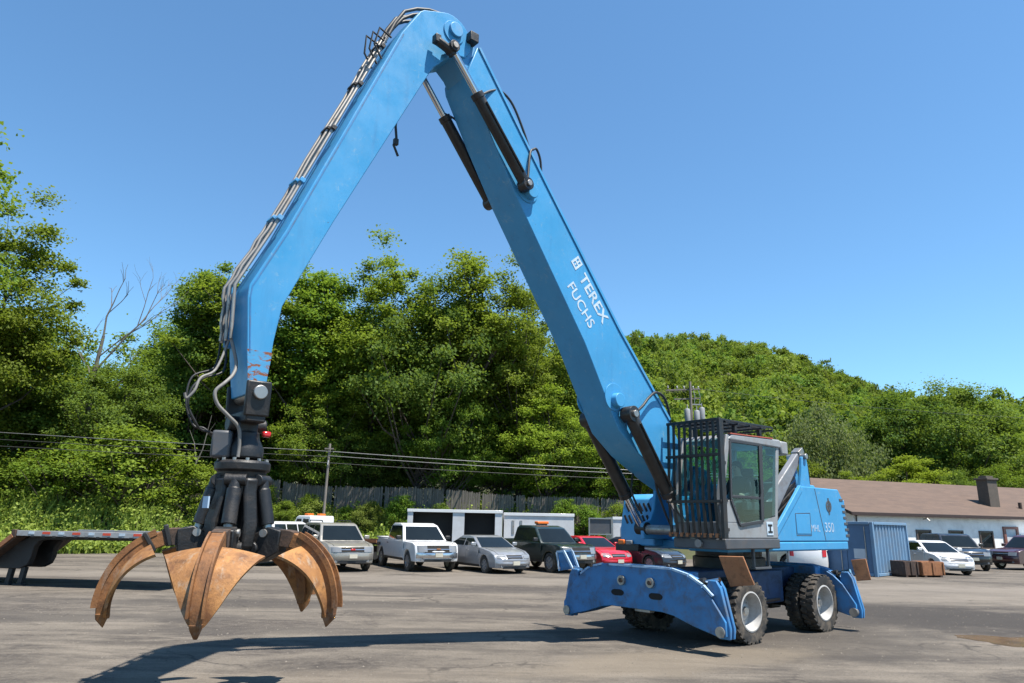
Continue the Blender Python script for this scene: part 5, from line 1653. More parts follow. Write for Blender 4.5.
# seat and controls
b = MB()
b.box((0.98, 0.95, 2.28), (0.5, 0.5, 0.14))
b.box((0.74, 0.95, 2.62), (0.14, 0.46, 0.62), Matrix.Rotation(-0.12, 3, 'Y'))
b.box((0.69, 0.95, 3.02), (0.10, 0.28, 0.18))
b.box((0.98, 0.95, 2.14), (0.36, 0.36, 0.14))
b.build('operator_seat', M['seat'], MR, 0.04, segs=3)
b = MB()
for y in (0.66, 1.24):
    b.box((1.10, y, 2.38), (0.42, 0.12, 0.14))
    b.tube([(1.27, y, 2.44), (1.30, y, 2.60)], 0.018, 8)
b.build('armrest_console', M['dkgrey'], MR, 0.02)

# protective guard in front of the cab and over its roof
G = MB()
ztop, zmid, zbot = 3.84, 2.42, 1.80
gy0, gy1 = 0.46, 1.55
def gx(z):
    return 2.50 if z > zmid else 2.50
for k in range(10):
    y = gy0 + (gy1 - gy0) * k / 9
    G.bar((2.47, y, ztop), (2.52, y, zmid), 0.032, 0.045, (0, 1, 0))
    G.bar((2.52, y, zmid), (2.47, y, zbot), 0.032, 0.05, (0, 1, 0))
guard = G.build('front_guard', M['black_metal'], MR, 0.004)
for z, x in ((ztop, 2.47), (3.22, 2.52), (zmid, 2.55), (zbot + 0.03, 2.50)):
    MB().bar((x, gy0 - 0.03, z), (x, gy1 + 0.03, z), 0.05, 0.05).build('cross_bar', M['black_metal'], guard, 0.004)
b = MB()
b.bar((2.47, gy1 + 0.02, ztop), (2.50, gy1 + 0.02, zbot), 0.06, 0.12, (1, 0, 0))
for z in (1.95, 2.45, 3.1, 3.55):
    b.bar((2.46, gy1 - 0.04, z), (2.20, gy1 - 0.10, z), 0.05, 0.05)
b.build('guard_bracket', M['black_metal'], guard, 0.004)
b = MB()
for k in range(8):
    y = gy0 + 0.02 + (gy1 - gy0 - 0.06) * k / 7
    b.bar((2.47, y, ztop + 0.01), (0.60, y, ztop + 0.03), 0.035, 0.035)
for x in (2.2, 1.8, 1.4, 1.0, 0.62):
    b.bar((x, gy0, ztop - 0.022), (x, gy1 - 0.02, ztop - 0.022), 0.04, 0.035)
for x, y in ((1.75, 1.40), (0.9, 1.40), (1.75, 0.55), (0.9, 0.55)):
    b.bar((x, y, 3.62), (x, y, ztop - 0.03), 0.07, 0.07)
b.build('roof_guard', M['black_metal'], MR, 0.004)
b = MB()
for k in range(10):
    y = gy0 + (gy1 - gy0) * k / 9
    b.box((2.51, y, zbot + 0.05), (0.05, 0.055, 0.07))
b.build('rusty_bar_ends', M['rustplate'], guard)

# ---- boom
HB = 0.33
boom_p = [(7.14, 9.76), (6.40, 8.83), (5.56, 7.78), (3.67, 5.47), (2.27, 3.95), (1.85, 3.40), (1.60, 3.13), (1.42, 3.14), (1.24, 2.98), (1.22, 2.74), (1.38, 2.57), (1.70, 2.56), (2.35, 2.82), (3.20, 3.24), (3.72, 3.62), (4.02, 4.10), (4.58, 5.06), (5.30, 6.05), (6.22, 7.32), (6.80, 8.22), (7.30, 9.06), (7.33, 9.20)]
bw = MB().prism(boom_p, -HB, HB, 'y')
boom = bw.build('boom', M['blue_top'], MR, 0.015, smooth=25, segs=2)
MB().prism([(6.90, 9.40), (7.08, 8.78), (7.40, 9.26), (7.86, 9.60), (7.90, 9.90), (7.62, 10.04), (7.36, 9.98), (7.12, 9.72)], -0.265, 0.265, 'y').build('boom_head', M['blue'], boom, 0.01)
ed = MB()
tp = [(7.12, 9.74), (6.40, 8.83), (5.56, 7.78), (3.67, 5.47), (2.27, 3.95)]
for a, c_ in zip(tp, tp[1:]):
    for y in (-HB - 0.006, HB + 0.006):
        ed.bar((a[0] - 0.015, y, a[1] + 0.012), (c_[0] - 0.015, y, c_[1] + 0.012), 0.03, 0.05, (0, 0, 1))
ed.build('boom_flange', M['blue'], boom)
# round pads where the cylinder lugs are welded
for (u, z, r_) in ((3.84, 4.20, 0.25), (5.98, 7.52, 0.24)):
    for s in (-1, 1):
        pd = MB().cyl((u, s * (HB + 0.0), z), (u, s * (HB + 0.018), z), r_, r_, 36).build('weld_pad', M['blue_top'], boom, 0.004)
        MB().cyl((u - 0.03, s * HB, z - 0.06), (u - 0.03, s * (HB + 0.13), z - 0.06), r_ * 0.55, r_ * 0.5, 24).build('boss', M['blue_top'], pd, 0.01)
# emblem and lettering on the near side
yv = HB + 0.003
dirx = Vector((-0.64, 0, -0.768)).normalized(); diry = Vector((-0.768, 0, 0.64)).normalized(); dirz = dirx.cross(diry)
def tmat(u, z):
    m = Matrix((dirx, diry, dirz)).transposed().to_4x4()
    m.translation = Vector((u, yv, z))
    return m
text_mesh('lettering', 'TEREX', M['letter'], 0.31, tmat(4.73, 6.24), boom, 0.002, sx=1.06, bold=0.006)
text_mesh('lettering', 'FUCHS', M['letter'], 0.29, tmat(5.03, 6.02), boom, 0.002, sx=1.0, bold=0.002)
em = MB()
mt = tmat(4.93, 6.50)
for (x, y, sx, sy) in ((0.03, 0.12, 0.04, 0.24), (0.17, 0.12, 0.04, 0.24), (0.10, 0.22, 0.10, 0.035), (0.10, 0.125, 0.10, 0.03), (0.10, 0.02, 0.10, 0.035), (0.10, 0.17, 0.03, 0.06), (0.10, 0.07, 0.03, 0.05)):
    em.box(mt @ Vector((x, y, 0.001)), (sx, sy, 0.004), mt.to_3x3())
em.build('emblem', M['letter'], boom, smooth=0)
# model number on the tail, emblem above it
mt2 = Matrix(((-1, 0, 0), (0, 0, 1), (0, 1, 0))).to_4x4(); mt2.translation = Vector((-1.02, 1.303, 1.94))
text_mesh('model_number', 'MHL', M['letter_faint'], 0.19, mt2, MR, 0.001)
mt2 = mt2.copy(); mt2.translation = Vector((-1.60, 1.303, 1.93))
text_mesh('model_number', '350', M['letter_faint'], 0.28, mt2, MR, 0.001)
em = MB()
em.lathe([(0.07, 0), (0.12, 0), (0.12, 0.006), (0.07, 0.006)], (-1.86, 1.302, 2.46), 'y', 28, False)
em.box((-1.86, 1.305, 2.46), (0.05, 0.006, 0.34)); em.box((-1.86, 1.305, 2.46), (0.13, 0.006, 0.04))
em.build('tail_emblem', M['dkgrey'], MR, smooth=0)

# ---- stick (dipper arm)
HS = 0.30
st_p = [(8.20, 9.92), (8.27, 9.86), (8.58, 9.30), (10.06, 5.56), (10.43, 4.75), (10.44, 4.60), (10.37, 3.92), (10.29, 3.42), (10.10, 3.42), (10.06, 4.10), (10.00, 4.56), (9.42, 5.88), (8.75, 7.32), (8.05, 8.82), (7.97, 8.98), (7.86, 9.10), (7.70, 9.30), (7.52, 9.42)] + [(7.66 + 0.40 * math.cos(a), 9.72 + 0.40 * math.sin(a)) for a in [math.radians(222 - 13 * q) for q in range(13)]]
sb = MB().prism(st_p, -HS, HS, 'y')
stick = sb.build('stick', M['blue_top'], MR, 0.012, smooth=25)
for y in (HS, -HS - 0.02):
    MB().cyl((7.62, y, 9.80), (7.62, y + 0.02, 9.80), 0.20, 0.20, 30).build('bearing_plate', M['blue_top'], stick, 0.004)
MB().cyl((7.60, -0.37, 9.84), (7.60, 0.37, 9.84), 0.13, 0.13, 24).build('knuckle_pin', M['blue'], stick, 0.01)
for y in (-0.44, 0.44):
    b = MB()
    b.box((7.27, y * 0.78, 9.84), (0.17, 0.16, 0.17))
    b.build('end_stop', M['black_metal'], stick, 0.01)
    b = MB()
    b.tube([(8.02, y, 9.36), (7.90, y, 9.34), (7.74, y, 9.30), (7.70, y, 9.24)], 0.075, 8)
    b.box((8.03, y, 9.38), (0.10, 0.12, 0.14))
    b.build('head_lug', M['black_metal'], stick, 0.01)
# scuffed, grease-dark stick tip
MB().prism([(10.372, 3.95), (10.325, 3.58), (10.10, 3.58), (10.065, 3.95)], HS + 0.0005, HS + 0.003, 'y').build('rust_patch', paint('rusting_blue', (0.05, 0.28, 0.52), 0.6, dirt=(0.22, 0.075, 0.028), amount=1.0, scale=4.2, streak=(1.6, 1, 4.0), lo=0.50, hi=0.56), stick, smooth=0)
sd_ = MB().prism([(10.50, 5.0), (10.54, 4.7), (10.46, 4.05), (10.38, 4.05), (10.45, 4.7), (10.38, 4.95)], -HS - 0.02, -HS + 0.05, 'y').build('hose_cover', M['blue'], stick, 0.01)
# steel pipes along the back of the stick
line = [Vector((8.45, 0, 9.75)), Vector((8.66, 0, 9.30)), Vector((10.12, 0, 5.62)), Vector((10.50, 0, 4.78)), Vector((10.47, 0, 4.1))]
nrm = [Vector((0.7, 0, 0.7)), Vector((0.93, 0, 0.37)), Vector((0.93, 0, 0.37)), Vector((1, 0, 0.1)), Vector((1, 0, 0))]
for k, (y, off, r_) in enumerate(((-0.26, 0.03, 0.024), (-0.19, 0.07, 0.020), (-0.11, 0.03, 0.024), (-0.03, 0.06, 0.020), (0.05, 0.025, 0.022))):
    pts = [p + n_ * off + Vector((0, y, 0)) for p, n_ in zip(line[1:], nrm[1:])]
    mid = []
    for a, c_ in zip(pts, pts[1:]):
        for i in range(6):
            q = a.lerp(c_, i / 6)
            if k in (1, 3): q += Vector((0.012 * math.sin(i * 2.1), 0, 0))
            mid.append(q)
    mid.append(pts[-1])
    MB().tube(mid, r_, 8).build('hydraulic_pipe', M['pipe'], stick, smooth=60)
for t in (0.06, 0.28, 0.52, 0.78, 0.95):
    q = line[1].lerp(line[2], t)
    b = MB().box(q + Vector((0.02, -0.10, 0.01)), (0.07, 0.40, 0.07), Matrix.Rotation(-0.38, 3, 'Y'))
    b.box(q + Vector((0.07, -0.10, 0.03)), (0.04, 0.22, 0.05), Matrix.Rotation(-0.38, 3, 'Y'))
    b.build('pipe_clamp', M['black_metal'] if t < 0.6 else M['blue'], stick, 0.006)
b = MB()
for a, c_ in zip(st_p[2:6], st_p[3:7]):
    b.bar((a[0] - 0.035, HS + 0.002, a[1] - 0.012), (c_[0] - 0.035, HS + 0.002, c_[1] - 0.012), 0.008, 0.016, (0, 0, 1))
b.build('edge_seam', M['blue_worn'], stick, smooth=0)
# hose loop over the knuckle
for k, (y, o) in enumerate(((-0.22, 0.0), (-0.10, 0.03), (0.02, -0.02), (0.14, 0.02))):
    MB().tube([(8.72, y, 9.28), (8.60 + o, y, 9.55), (8.45 + o, y, 9.82 + o), (8.25, y, 9.99 + o), (8.02, y, 10.12), (7.75, y, 10.18), (7.40, y, 10.08), (7.05, y, 9.75)], 0.028, 8).build('hose', M['hose'], stick, smooth=60)
b = MB()
for k in range(3):
    r2 = random.Random(k)
    b.tube([(8.70, 0.2 - 0.15 * k, 9.2), (8.92 + 0.03 * k, 0.22 - 0.15 * k, 9.25), (8.98, 0.2 - 0.15 * k, 8.95), (8.84, 0.2 - 0.15 * k, 8.75)], 0.016, 6)
b.build('loose_hose', M['hose'], stick, smooth=60)
b = MB().tube([(8.22, -0.28, 8.40), (8.25, -0.29, 8.1), (8.22, -0.28, 7.85), (8.26, -0.29, 7.74), (8.17, -0.29, 7.58)], 0.022, 6)
b.box((8.23, -0.28, 7.80), (0.07, 0.06, 0.10))
b.build('dangling_strap', M['hose'], stick)

# ---- cylinders
def ram(name, p_base, p_end, split, rb_, rr2, parent, hose=None):
    """barrel from p_base to the split point, chrome rod on to p_end"""
    a, e = Vector(p_base), Vector(p_end)
    m = a.lerp(e, split)
    d = (e - a).normalized()
    b = MB().tube([a, a + d * 0.06, m - d * 0.10, m - d * 0.095, m], [rb_ * 0.9, rb_, rb_, rb_ * 1.12, rb_ * 1.12], 20)
    b.cyl(a + Vector((0, -rb_ * 0.9, 0)), a + Vector((0, rb_ * 0.9, 0)), rb_ * 1.15, rb_ * 1.15, 18)
    o = b.build(name, M['cyl'], parent, 0.004)
    MB().cyl(m, e, rr2, rr2, 16).build('rod', M['chrome'], o)
    MB().cyl(e + Vector((0, -rb_, 0)), e + Vector((0, rb_, 0)), rr2 * 1.7, rr2 * 1.7, 16).build('rod_eye', M['black_metal'], o, 0.005)
    b = MB()
    for q in (a, e):
        b.cyl(q + Vector((0, -rb_ * 1.25, 0)), q + Vector((0, rb_ * 1.25, 0)), rr2 * 0.9, rr2 * 0.9, 14)
    b.build('pin', M['steel'], o, 0.004)
    if hose:
        s2 = a + d * 0.2; 
        MB().tube([s2 + Vector((0, rb_ * hose, 0)), m - d * 0.2 + Vector((0, rb_ * hose, 0))], 0.018, 6).build('feed_pipe', M['black_metal'], o)
    return o
for s in (1, -1):
    ram('stick_cylinder', (6.14, s * 0.47, 7.50), (7.74, s * 0.45, 9.36), 0.68, 0.098, 0.055, MR, 1.15 * s)
    ram('boom_cylinder', (3.62, s * 0.50, 3.90), (2.12, s * 0.50, 1.94), 0.70, 0.125, 0.07, MR, 1.15 * s)
def hose(pts, r_, m, name='hose', parent=None):
    P = [Vector(p) for p in pts]
    out = []
    n_ = len(P)
    for i in range(n_ - 1):
        p0, p1, p2, p3 = P[max(i - 1, 0)], P[i], P[i + 1], P[min(i + 2, n_ - 1)]
        for k in range(6):
            t = k / 6
            out.append(0.5 * ((2 * p1) + (p2 - p0) * t + (2 * p0 - 5 * p1 + 4 * p2 - p3) * t * t + (3 * p1 - p0 - 3 * p2 + p3) * t ** 3))
    out.append(P[-1])
    return MB().tube(out, r_, 8).build(name, m, parent if parent is not None else MR, smooth=60)
hose([(7.05, 0.42, 8.85), (6.83, 0.34, 9.05), (6.57, 0.28, 9.19), (6.27, 0.25, 9.07), (5.98, 0.25, 8.60), (5.82, 0.24, 8.25), (5.70, 0.22, 7.98)], 0.022, M['hose'])
hose([(6.05, 0.42, 7.62), (5.95, 0.36, 8.2), (5.84, 0.32, 8.34), (5.72, 0.28, 8.40), (5.60, 0.25, 8.22), (5.55, 0.22, 7.82)], 0.022, M['hose'])
hose([(7.25, -0.42, 8.80), (7.02, -0.36, 8.72), (6.85, -0.34, 8.45)], 0.018, M['hose'])
hose([(3.50, 0.55, 3.95), (3.25, 0.50, 4.10), (3.02, 0.46, 4.28), (2.74, 0.42, 4.42), (2.44, 0.38, 4.34), (2.20, 0.30, 4.02), (2.10, 0.2, 3.7)], 0.026, M['hose'])
hose([(2.6, -0.30, 3.0), (2.66, -0.30, 2.6), (2.50, -0.20, 2.2)], 0.02, M['hose'])
hose([(2.70, 0.40, 3.05), (2.85, 0.42, 2.75), (2.62, 0.40, 2.3), (2.4, 0.38, 2.0)], 0.02, M['hose'])

# ---- operator in the cab
def operator():
    root = empty('person', (0, 0, 0), 0, 'operator in dark clothes sitting in the caged cab of the machine', 'person')
    mw = Matrix.Translation((4.55, 15.07, 0)) @ Matrix.Rotation(math.atan2(-0.648, -0.762), 4, 'Z')
    root.matrix_world = mw
    cy = 0.96; ox = -0.04
    J = {'pelvis': (0.98, 0, 2.44, .135), 'belly': (0.98, 0, 2.58, .135), 'chest': (1.02, 0, 2.78, .145), 'neck': (1.05, 0, 2.94, .06), 'head0': (1.07, 0, 3.02, .075), 'head': (1.09, 0, 3.10, .095), 'crown': (1.09, 0, 3.17, .075)}
    E = [('pelvis', 'belly'), ('belly', 'chest'), ('chest', 'neck'), ('neck', 'head0'), ('head0', 'head'), ('head', 'crown')]
    for s, t in ((1, 'l'), (-1, 'r')):
        J.update({'sh' + t: (1.03, s * .19, 2.84, .065), 'el' + t: (1.12, s * .27, 2.60, .048), 'wr' + t: (1.33, s * .27, 2.56, .032), 'hd' + t: (1.41, s * .27, 2.58, .036),
                  'hp' + t: (1.0, s * .10, 2.42, .09), 'kn' + t: (1.43, s * .13, 2.42, .065), 'an' + t: (1.50, s * .13, 2.17, .042), 'ft' + t: (1.64, s * .14, 2.12, .04)})
        E += [('chest', 'sh' + t), ('sh' + t, 'el' + t), ('el' + t, 'wr' + t), ('wr' + t, 'hd' + t), ('pelvis', 'hp' + t), ('hp' + t, 'kn' + t), ('kn' + t, 'an' + t), ('an' + t, 'ft' + t)]
        for f in range(4):
            nmf = 'f%d%s' % (f, t)
            J[nmf] = (1.455 + 0.012 * (f % 2), s * (.25 + .016 * f), 2.565, .010)
            E.append(('hd' + t, nmf))
        J['th' + t] = (1.43, s * .235, 2.60, .010); E.append(('hd' + t, 'th' + t))
    J['nose'] = (1.20, 0, 3.09, .016); E.append(('head', 'nose'))
    names = list(J)
    me = bpy.data.meshes.new('body')
    me.from_pydata([(J[k][0] + ox, J[k][1] + cy, J[k][2]) for k in names], [(names.index(a), names.index(b_)) for a, b_ in E], [])
    o = bpy.data.objects.new('body', me); col.objects.link(o); o.parent = root
    sk = o.modifiers.new('Skin', 'SKIN')
    if not me.skin_vertices:
        pass
    for i, k in enumerate(names):
        me.skin_vertices[0].data[i].radius = (J[k][3], J[k][3])
    me.skin_vertices[0].data[0].use_root = True
    sb2 = o.modifiers.new('Sub', 'SUBSURF'); sb2.levels = 2; sb2.render_levels = 2
    t = NT('operator_body')
    tc = t.coord((1, 1, 1))
    sp_ = t.n('ShaderNodeSeparateXYZ'); t.l(tc, sp_.inputs[0])
    ge = t.n('ShaderNodeMath', operation='GREATER_THAN'); ge.inputs[1].default_value = 2.94
    t.l(sp_.outputs[2], ge.inputs[0])
    gx_ = t.n('ShaderNodeMath', operation='GREATER_THAN'); gx_.inputs[1].default_value = 1.31
    t.l(sp_.outputs[0], gx_.inputs[0])
    gz_ = t.n('ShaderNodeMath', operation='GREATER_THAN'); gz_.inputs[1].default_value = 2.50
    t.l(sp_.outputs[2], gz_.inputs[0])
    hm = t.n('ShaderNodeMath', operation='MAXIMUM')
    t.l(ge.outputs[0], hm.inputs[0]); t.l(t.mul(gx_.outputs[0], gz_.outputs[0]), hm.inputs[1])
    t.l(t.mix(hm.outputs[0], (0.02, 0.021, 0.027), (0.40, 0.22, 0.15)), t.p.inputs['Base Color'])
    t.p.inputs['Roughness'].default_value = 0.75
    me.materials.append(t.m)
    for p in me.polygons: p.use_smooth = True
    hx, hz = 1.09 + ox, 3.12
    h = MB()
    def hp(i, j):
        th = -0.3 + (math.pi * 0.62) * i / 8; ph = 2 * math.pi * j / 20
        # cap of hair, tilted back
        p = Vector((math.sin(th) * math.cos(ph) * 0.115, math.sin(th) * math.sin(ph) * 0.105, math.cos(th) * 0.115))
        return Matrix.Rotation(-0.55, 3, 'Y') @ p + Vector((hx - 0.005, cy, hz))
    h.lathe([(0.004, 0.118), (0.05, 0.108), (0.085, 0.08), (0.107, 0.04), (0.112, 0.0), (0.106, -0.03)], (0, 0, 0), 'z', 20)
    for v in h.bm.verts:
        v.co = Matrix.Rotation(-0.5, 3, 'Y') @ v.co + Vector((hx - 0.012, cy, hz))
    h.build('hair', M['hair'], root, smooth=80)
    e = MB()
    for s in (-1, 1):
        e.lathe([(0.002, -0.013), (0.010, -0.008), (0.013, 0), (0.010, 0.008), (0.002, 0.013)], (hx + 0.092, cy + s * 0.036, 3.105), 'z', 10)
    e.build('eyes', M['black'], root)
    e = MB().box((hx + 0.082, cy, 3.045), (0.02, 0.05, 0.012))
    e.build('mouth', paint('lips', (0.3, 0.12, 0.1), 0.6), root, 0.004)
operator()

# ------------------------------------------------------------------ orange-peel grapple hanging from the stick
def grapple():
    gp = Matrix.Translation((4.55, 15.07, 0)) @ Matrix.Rotation(math.atan2(-0.648, -0.762), 4, 'Z') @ Vector((10.16, 0, 0))
    root = empty('grapple', (gp.x, gp.y, 0), 0, 'rusty orange-peel grapple with five open tines hanging from the arm', 'grapple')
    mrot = Matrix.Rotation(math.atan2(-0.648, -0.762), 3, 'Z')
    K = M['black_metal']
    # hanger between the stick and the rotator: two crossed yokes
    b = MB()
    for s in (-1, 1):
        b.bar(mrot @ Vector((0.03, s * 0.33, 3.58)), mrot @ Vector((0.02, s * 0.30, 3.16)), 0.30, 0.06, mrot @ Vector((0, 1, 0)))
    b.box(mrot @ Vector((0.02, 0, 3.16)), (0.24, 0.62, 0.14), mrot)
    b.build('upper_yoke', K, root, 0.02)
    MB().cyl(mrot @ Vector((0.02, -0.39, 3.44)), mrot @ Vector((0.02, 0.39, 3.44)), 0.085, 0.085, 20).build('hanger_pin', M['steel'], root, 0.01)
    b = MB()
    b.box(mrot @ Vector((0.02, 0, 3.00)), (0.24, 0.22, 0.36), mrot)
    b.lathe([(0.10, 2.66), (0.22, 2.68), (0.22, 2.80), (0.16, 2.92), (0.15, 3.0), (0.05, 3.02)], (0, 0, 0), 'z', 24)
    b.cyl(mrot @ Vector((-0.22, 0, 3.08)), mrot @ Vector((0.24, 0, 3.08)), 0.085, 0.10, 16)
    b.build('lower_yoke', K, root, 0.02)
    MB().box(mrot @ Vector((-0.20, 0.12, 2.98)), (0.10, 0.07, 0.07), mrot).build('red_cap', M['red'], root, 0.02)
    # rotator
    MB().lathe([(0.05, 2.46), (0.27, 2.46), (0.28, 2.52), (0.315, 2.54), (0.32, 2.62), (0.29, 2.65), (0.05, 2.66)], (0, 0, 0), 'z', 40).build('rotator', K, root, 0.008)
    b = MB()
    for k in range(12):
        a = 2 * math.pi * k / 12
        b.cyl((0.275 * math.cos(a), 0.275 * math.sin(a), 2.64), (0.275 * math.cos(a), 0.275 * math.sin(a), 2.675), 0.022, 0.022, 6)
    b.build('bolt_ring', M['steel'], root)
    MB().box((-0.21, -0.16, 2.83), (0.22, 0.20, 0.32), Matrix.Rotation(0.2, 3, 'Z')).build('rotator_motor', M['dkgrey'], root, 0.03)
    MB().lathe([(0.05, 2.48), (0.27, 2.47), (0.27, 2.30), (0.22, 2.10), (0.22, 1.86), (0.34, 1.74), (0.34, 1.56), (0.20, 1.46), (0.03, 1.44)], (0, 0, 0), 'z', 28).build('core', K, root, 0.01)
    n = 5
    to_cam = math.atan2(-gp.y, -gp.x)
    a0 = to_cam - R(12)              # the front tine stands 12 degrees left of the camera direction
    # arc of a tine in (radius, height)
    arc = [(0.28, 1.64), (0.46, 1.77), (0.66, 1.80), (0.84, 1.74), (1.00, 1.63), (1.13, 1.48), (1.21, 1.30), (1.25, 1.10), (1.24, 0.93)]
    # smooth resample
    P = [Vector((p[0], 0, p[1])) for p in arc]
    C = []
    for i in range(len(P) - 1):
        p0, p1, p2, p3 = P[max(i - 1, 0)], P[i], P[i + 1], P[min(i + 2, len(P) - 1)]
        for k in range(4):
            t = k / 4
            C.append(0.5 * ((2 * p1) + (p2 - p0) * t + (2 * p0 - 5 * p1 + 4 * p2 - p3) * t * t + (3 * p1 - p0 - 3 * p2 + p3) * t ** 3))
    C.append(P[-1])
    N = len(C)
    def nor(i):
        d = (C[min(i + 1, N - 1)] - C[max(i - 1, 0)]).normalized()
        return Vector((d.z, 0, -d.x)) * -1          # outward/up side
    i0 = 13
    def width(i):
        t = (i - i0) / (N - 1 - i0)
        return 0.47 * (1 - t) ** 0.85 + 0.035 if t < 1 else 0.035
    def shell(i, j, off):
        ii = i + i0
        f = j / 6 - 1 if True else 0
        f = j / 6 * 2 - 1 if False else (j - 6) / 6
        w = width(ii)
        y = f * w
        o_ = nor(ii)
        return C[ii] + Vector((0, y, 0)) - o_ * (0.34 * (abs(y) ** 1.7) + 0.02 + off)
    def place(mb, a):
        rot = Matrix.Rotation(a, 3, 'Z')
        for v in mb.bm.verts:
            v.co = rot @ v.co
        return mb
    for k in range(n):
        a = a0 + 2 * math.pi * k / n
        rib = MB()
        # box-section rib down the tine's back, tapering to the point
        rings = []
        rt_ = MB(); rr_s = []
        for i in range(0, 11):
            t = i / (N - 1); w = 0.086 - 0.015 * t; h0 = 0.125 * (1 - 0.25 * t); o_ = nor(i)
            rr_s.append([rt_.v(C[i] + Vector((0, sy * w, 0)) + o_ * h0 * q_) for sy, q_ in ((-1, 0.62), (1, 0.62), (1, -1), (-1, -1))])
        for r0, r1 in zip(rr_s, rr_s[1:]):
            for q in range(4):
                rt_.face([r0[q], r0[(q + 1) % 4], r1[(q + 1) % 4], r1[q]])
        rt_.face(rr_s[0]); rt_.face(rr_s[-1][::-1])
        for i in range(9, N):
            t = i / (N - 1)
            w = 0.080 - 0.015 * t if t < 0.9 else 0.066 - 0.25 * (t - 0.9)
            h0 = 0.11 * (1 - 0.25 * t)
            o_ = nor(i)
            rings.append([rib.v(C[i] + Vector((0, -w, 0)) + o_ * h0 * 0.6), rib.v(C[i] + Vector((0, w, 0)) + o_ * h0 * 0.6), rib.v(C[i] + Vector((0, w, 0)) - o_ * h0), rib.v(C[i] + Vector((0, -w, 0)) - o_ * h0)])
        for r0, r1 in zip(rings, rings[1:]):
            for q in range(4):
                rib.face([r0[q], r0[(q + 1) % 4], r1[(q + 1) % 4], r1[q]])
        rib.face(rings[0]); rib.face(rings[-1][::-1])
        tn = place(rib, a).build('tine', M['rust'], root, 0.01, smooth=30)
        place(rt_, a).build('tine_root', M['rootsteel'], tn, 0.008, smooth=30)
        sh = MB().grid(lambda i, j: shell(i, j, 0), N - i0, 13, lambda i, j: shell(i, j, 0.028))
        place(sh, a).build('shell', M['rustshell'], tn, smooth=40)
        # edge plates along the rib (raised cheeks)
        ck = MB()
        for s in (-1, 1):
            A = []
            for i in range(11, N - 3):
                o_ = nor(i)
                y0 = s * 0.062; y1 = s * 0.084
                A.append([ck.v(C[i] + Vector((0, y, 0)) + o_ * hh) for y, hh in ((y0, 0.04), (y1, 0.04), (y1, 0.10), (y0, 0.10))])
            for r0, r1 in zip(A, A[1:]):
                for q in range(4):
                    ck.face([r0[q], r0[(q + 1) % 4], r1[(q + 1) % 4], r1[q]])
            ck.face(A[0]); ck.face(A[-1][::-1])
        place(ck, a).build('cheek_plate', M['rust'], tn, smooth=30)
        tp_ = MB()
        e_, d_ = C[-1], (C[-1] - C[-3]).normalized()
        tp_.prism([(e_.x - 0.08, e_.z + 0.06), (e_.x + 0.06, e_.z + 0.06), (e_.x + 0.05, e_.z), (e_.x - 0.03, e_.z - 0.09), (e_.x - 0.06, e_.z)], -0.07, 0.07, 'y', [-0.07, 0.07], lambda p: Vector((p.x, p.y * max(0.25, min(1, (p.z - e_.z + 0.16) / 0.25)), p.z)))
        place(tp_, a).build('tip', M['rust'], tn, 0.01)
        # dark hinge section and lug at the tine root
        hg = MB()
        hg.prism([(0.22, 1.54), (0.38, 1.50), (0.60, 1.62), (0.62, 1.86), (0.46, 1.90), (0.26, 1.80)], -0.115, 0.115, 'y')
        hg.cyl((0.30, -0.16, 1.66), (0.30, 0.16, 1.66), 0.075, 0.075, 14)
        place(hg, a).build('hinge', K, tn, 0.012)
        if k == n - 1:
            for i_ in (9, 13):
                o_ = nor(i_)
                st_ = MB().box(C[i_], (0.05, 0.20, 0.235), Matrix.Rotation(math.atan2(-(C[i_ + 1] - C[i_]).z, (C[i_ + 1] - C[i_]).x), 3, 'Y'))
                place(st_, a).build('black_strap', M['hose'], tn, 0.01)
        # cylinder from the collar down to the tine
        cb = MB()
        p0, p1, p2 = Vector((0.27, 0, 2.42)), Vector((0.39, 0, 1.92)), Vector((0.41, 0, 1.84))
        cb.tube([p0, p0.lerp(p1, 0.2), p0.lerp(p1, 0.21), p1], [0.070, 0.070, 0.082, 0.082], 16)
        cb.cyl((0.27, -0.12, 2.42), (0.27, 0.12, 2.42), 0.07, 0.07, 14)
        cy_ = place(cb, a).build('cylinder', K, root, 0.006)
        place(MB().cyl(p1, p2, 0.05, 0.05, 12), a).build('rod', M['steel'], cy_)
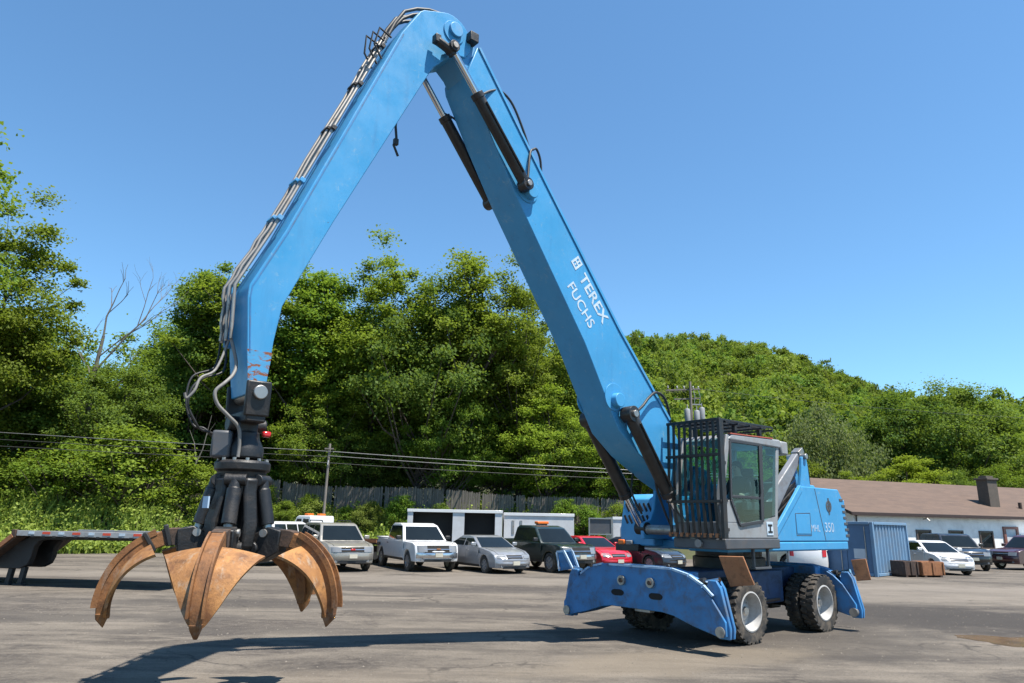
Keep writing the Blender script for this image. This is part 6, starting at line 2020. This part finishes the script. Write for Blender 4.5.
        place(MB().cyl((0.42, -0.14, 1.83), (0.42, 0.14, 1.83), 0.045, 0.045, 12), a).build('pin', M['steel'], cy_)
        # carrier arm plate between the cylinders
        ca = MB()
        a2 = a + math.pi / n
        ca.prism([(0.14, 2.46), (0.32, 2.44), (0.30, 2.30), (0.40, 1.95), (0.36, 1.66), (0.20, 1.56), (0.12, 1.7)], -0.08, 0.08, 'y')
        place(ca, a2).build('carrier_arm', K, root, 0.03)
    MB().box(Matrix.Rotation(a0 - 0.75, 3, 'Z') @ Vector((0.42, 0, 2.16)), (0.02, 0.10, 0.13), Matrix.Rotation(a0 - 0.75, 3, 'Z')).build('maker_plate', M['letter_faint'], root, smooth=0)
    # hoses from the stick end to the rotator
    def H(pts, r_, m):
        hose([mrot @ Vector((p[0] - 10.16 + (0.04 if i == 0 else 0), p[1] - (0.18 if i == 0 else 0.10 if i == 1 else 0.04 if i == 2 else 0), p[2] + (0.12 if i == 0 else 0))) for i, p in enumerate(pts)], r_, m, 'hose', root)
    H([(10.44, 0.20, 3.98), (10.42, 0.22, 3.80), (10.46, 0.22, 3.64), (10.56, 0.24, 3.52), (10.66, 0.25, 3.40), (10.62, 0.25, 3.26), (10.48, 0.24, 3.14), (10.34, 0.22, 3.02), (10.30, 0.20, 2.84), (10.30, 0.2, 2.68)], 0.021, M['hosegrey'])
    H([(10.44, 0.02, 3.98), (10.50, 0.05, 3.72), (10.74, 0.06, 3.58), (10.86, 0.05, 3.44), (10.88, 0.05, 3.24), (10.78, 0.05, 3.06), (10.70, 0.02, 2.98), (10.55, 0.0, 2.94), (10.46, 0, 2.80)], 0.014, M['hose'])
    H([(10.46, -0.12, 3.98), (10.55, -0.15, 3.78), (10.80, -0.18, 3.62), (10.84, -0.18, 3.30), (10.74, -0.14, 3.04), (10.62, -0.08, 3.0), (10.44, -0.05, 2.82)], 0.013, M['hose'])
    H([(10.44, 0.12, 3.98), (10.62, 0.14, 3.70), (10.80, 0.16, 3.56), (10.86, 0.16, 3.40), (10.93, 0.14, 3.3), (10.96, 0.14, 3.36)], 0.016, M['hosegrey'])
grapple()
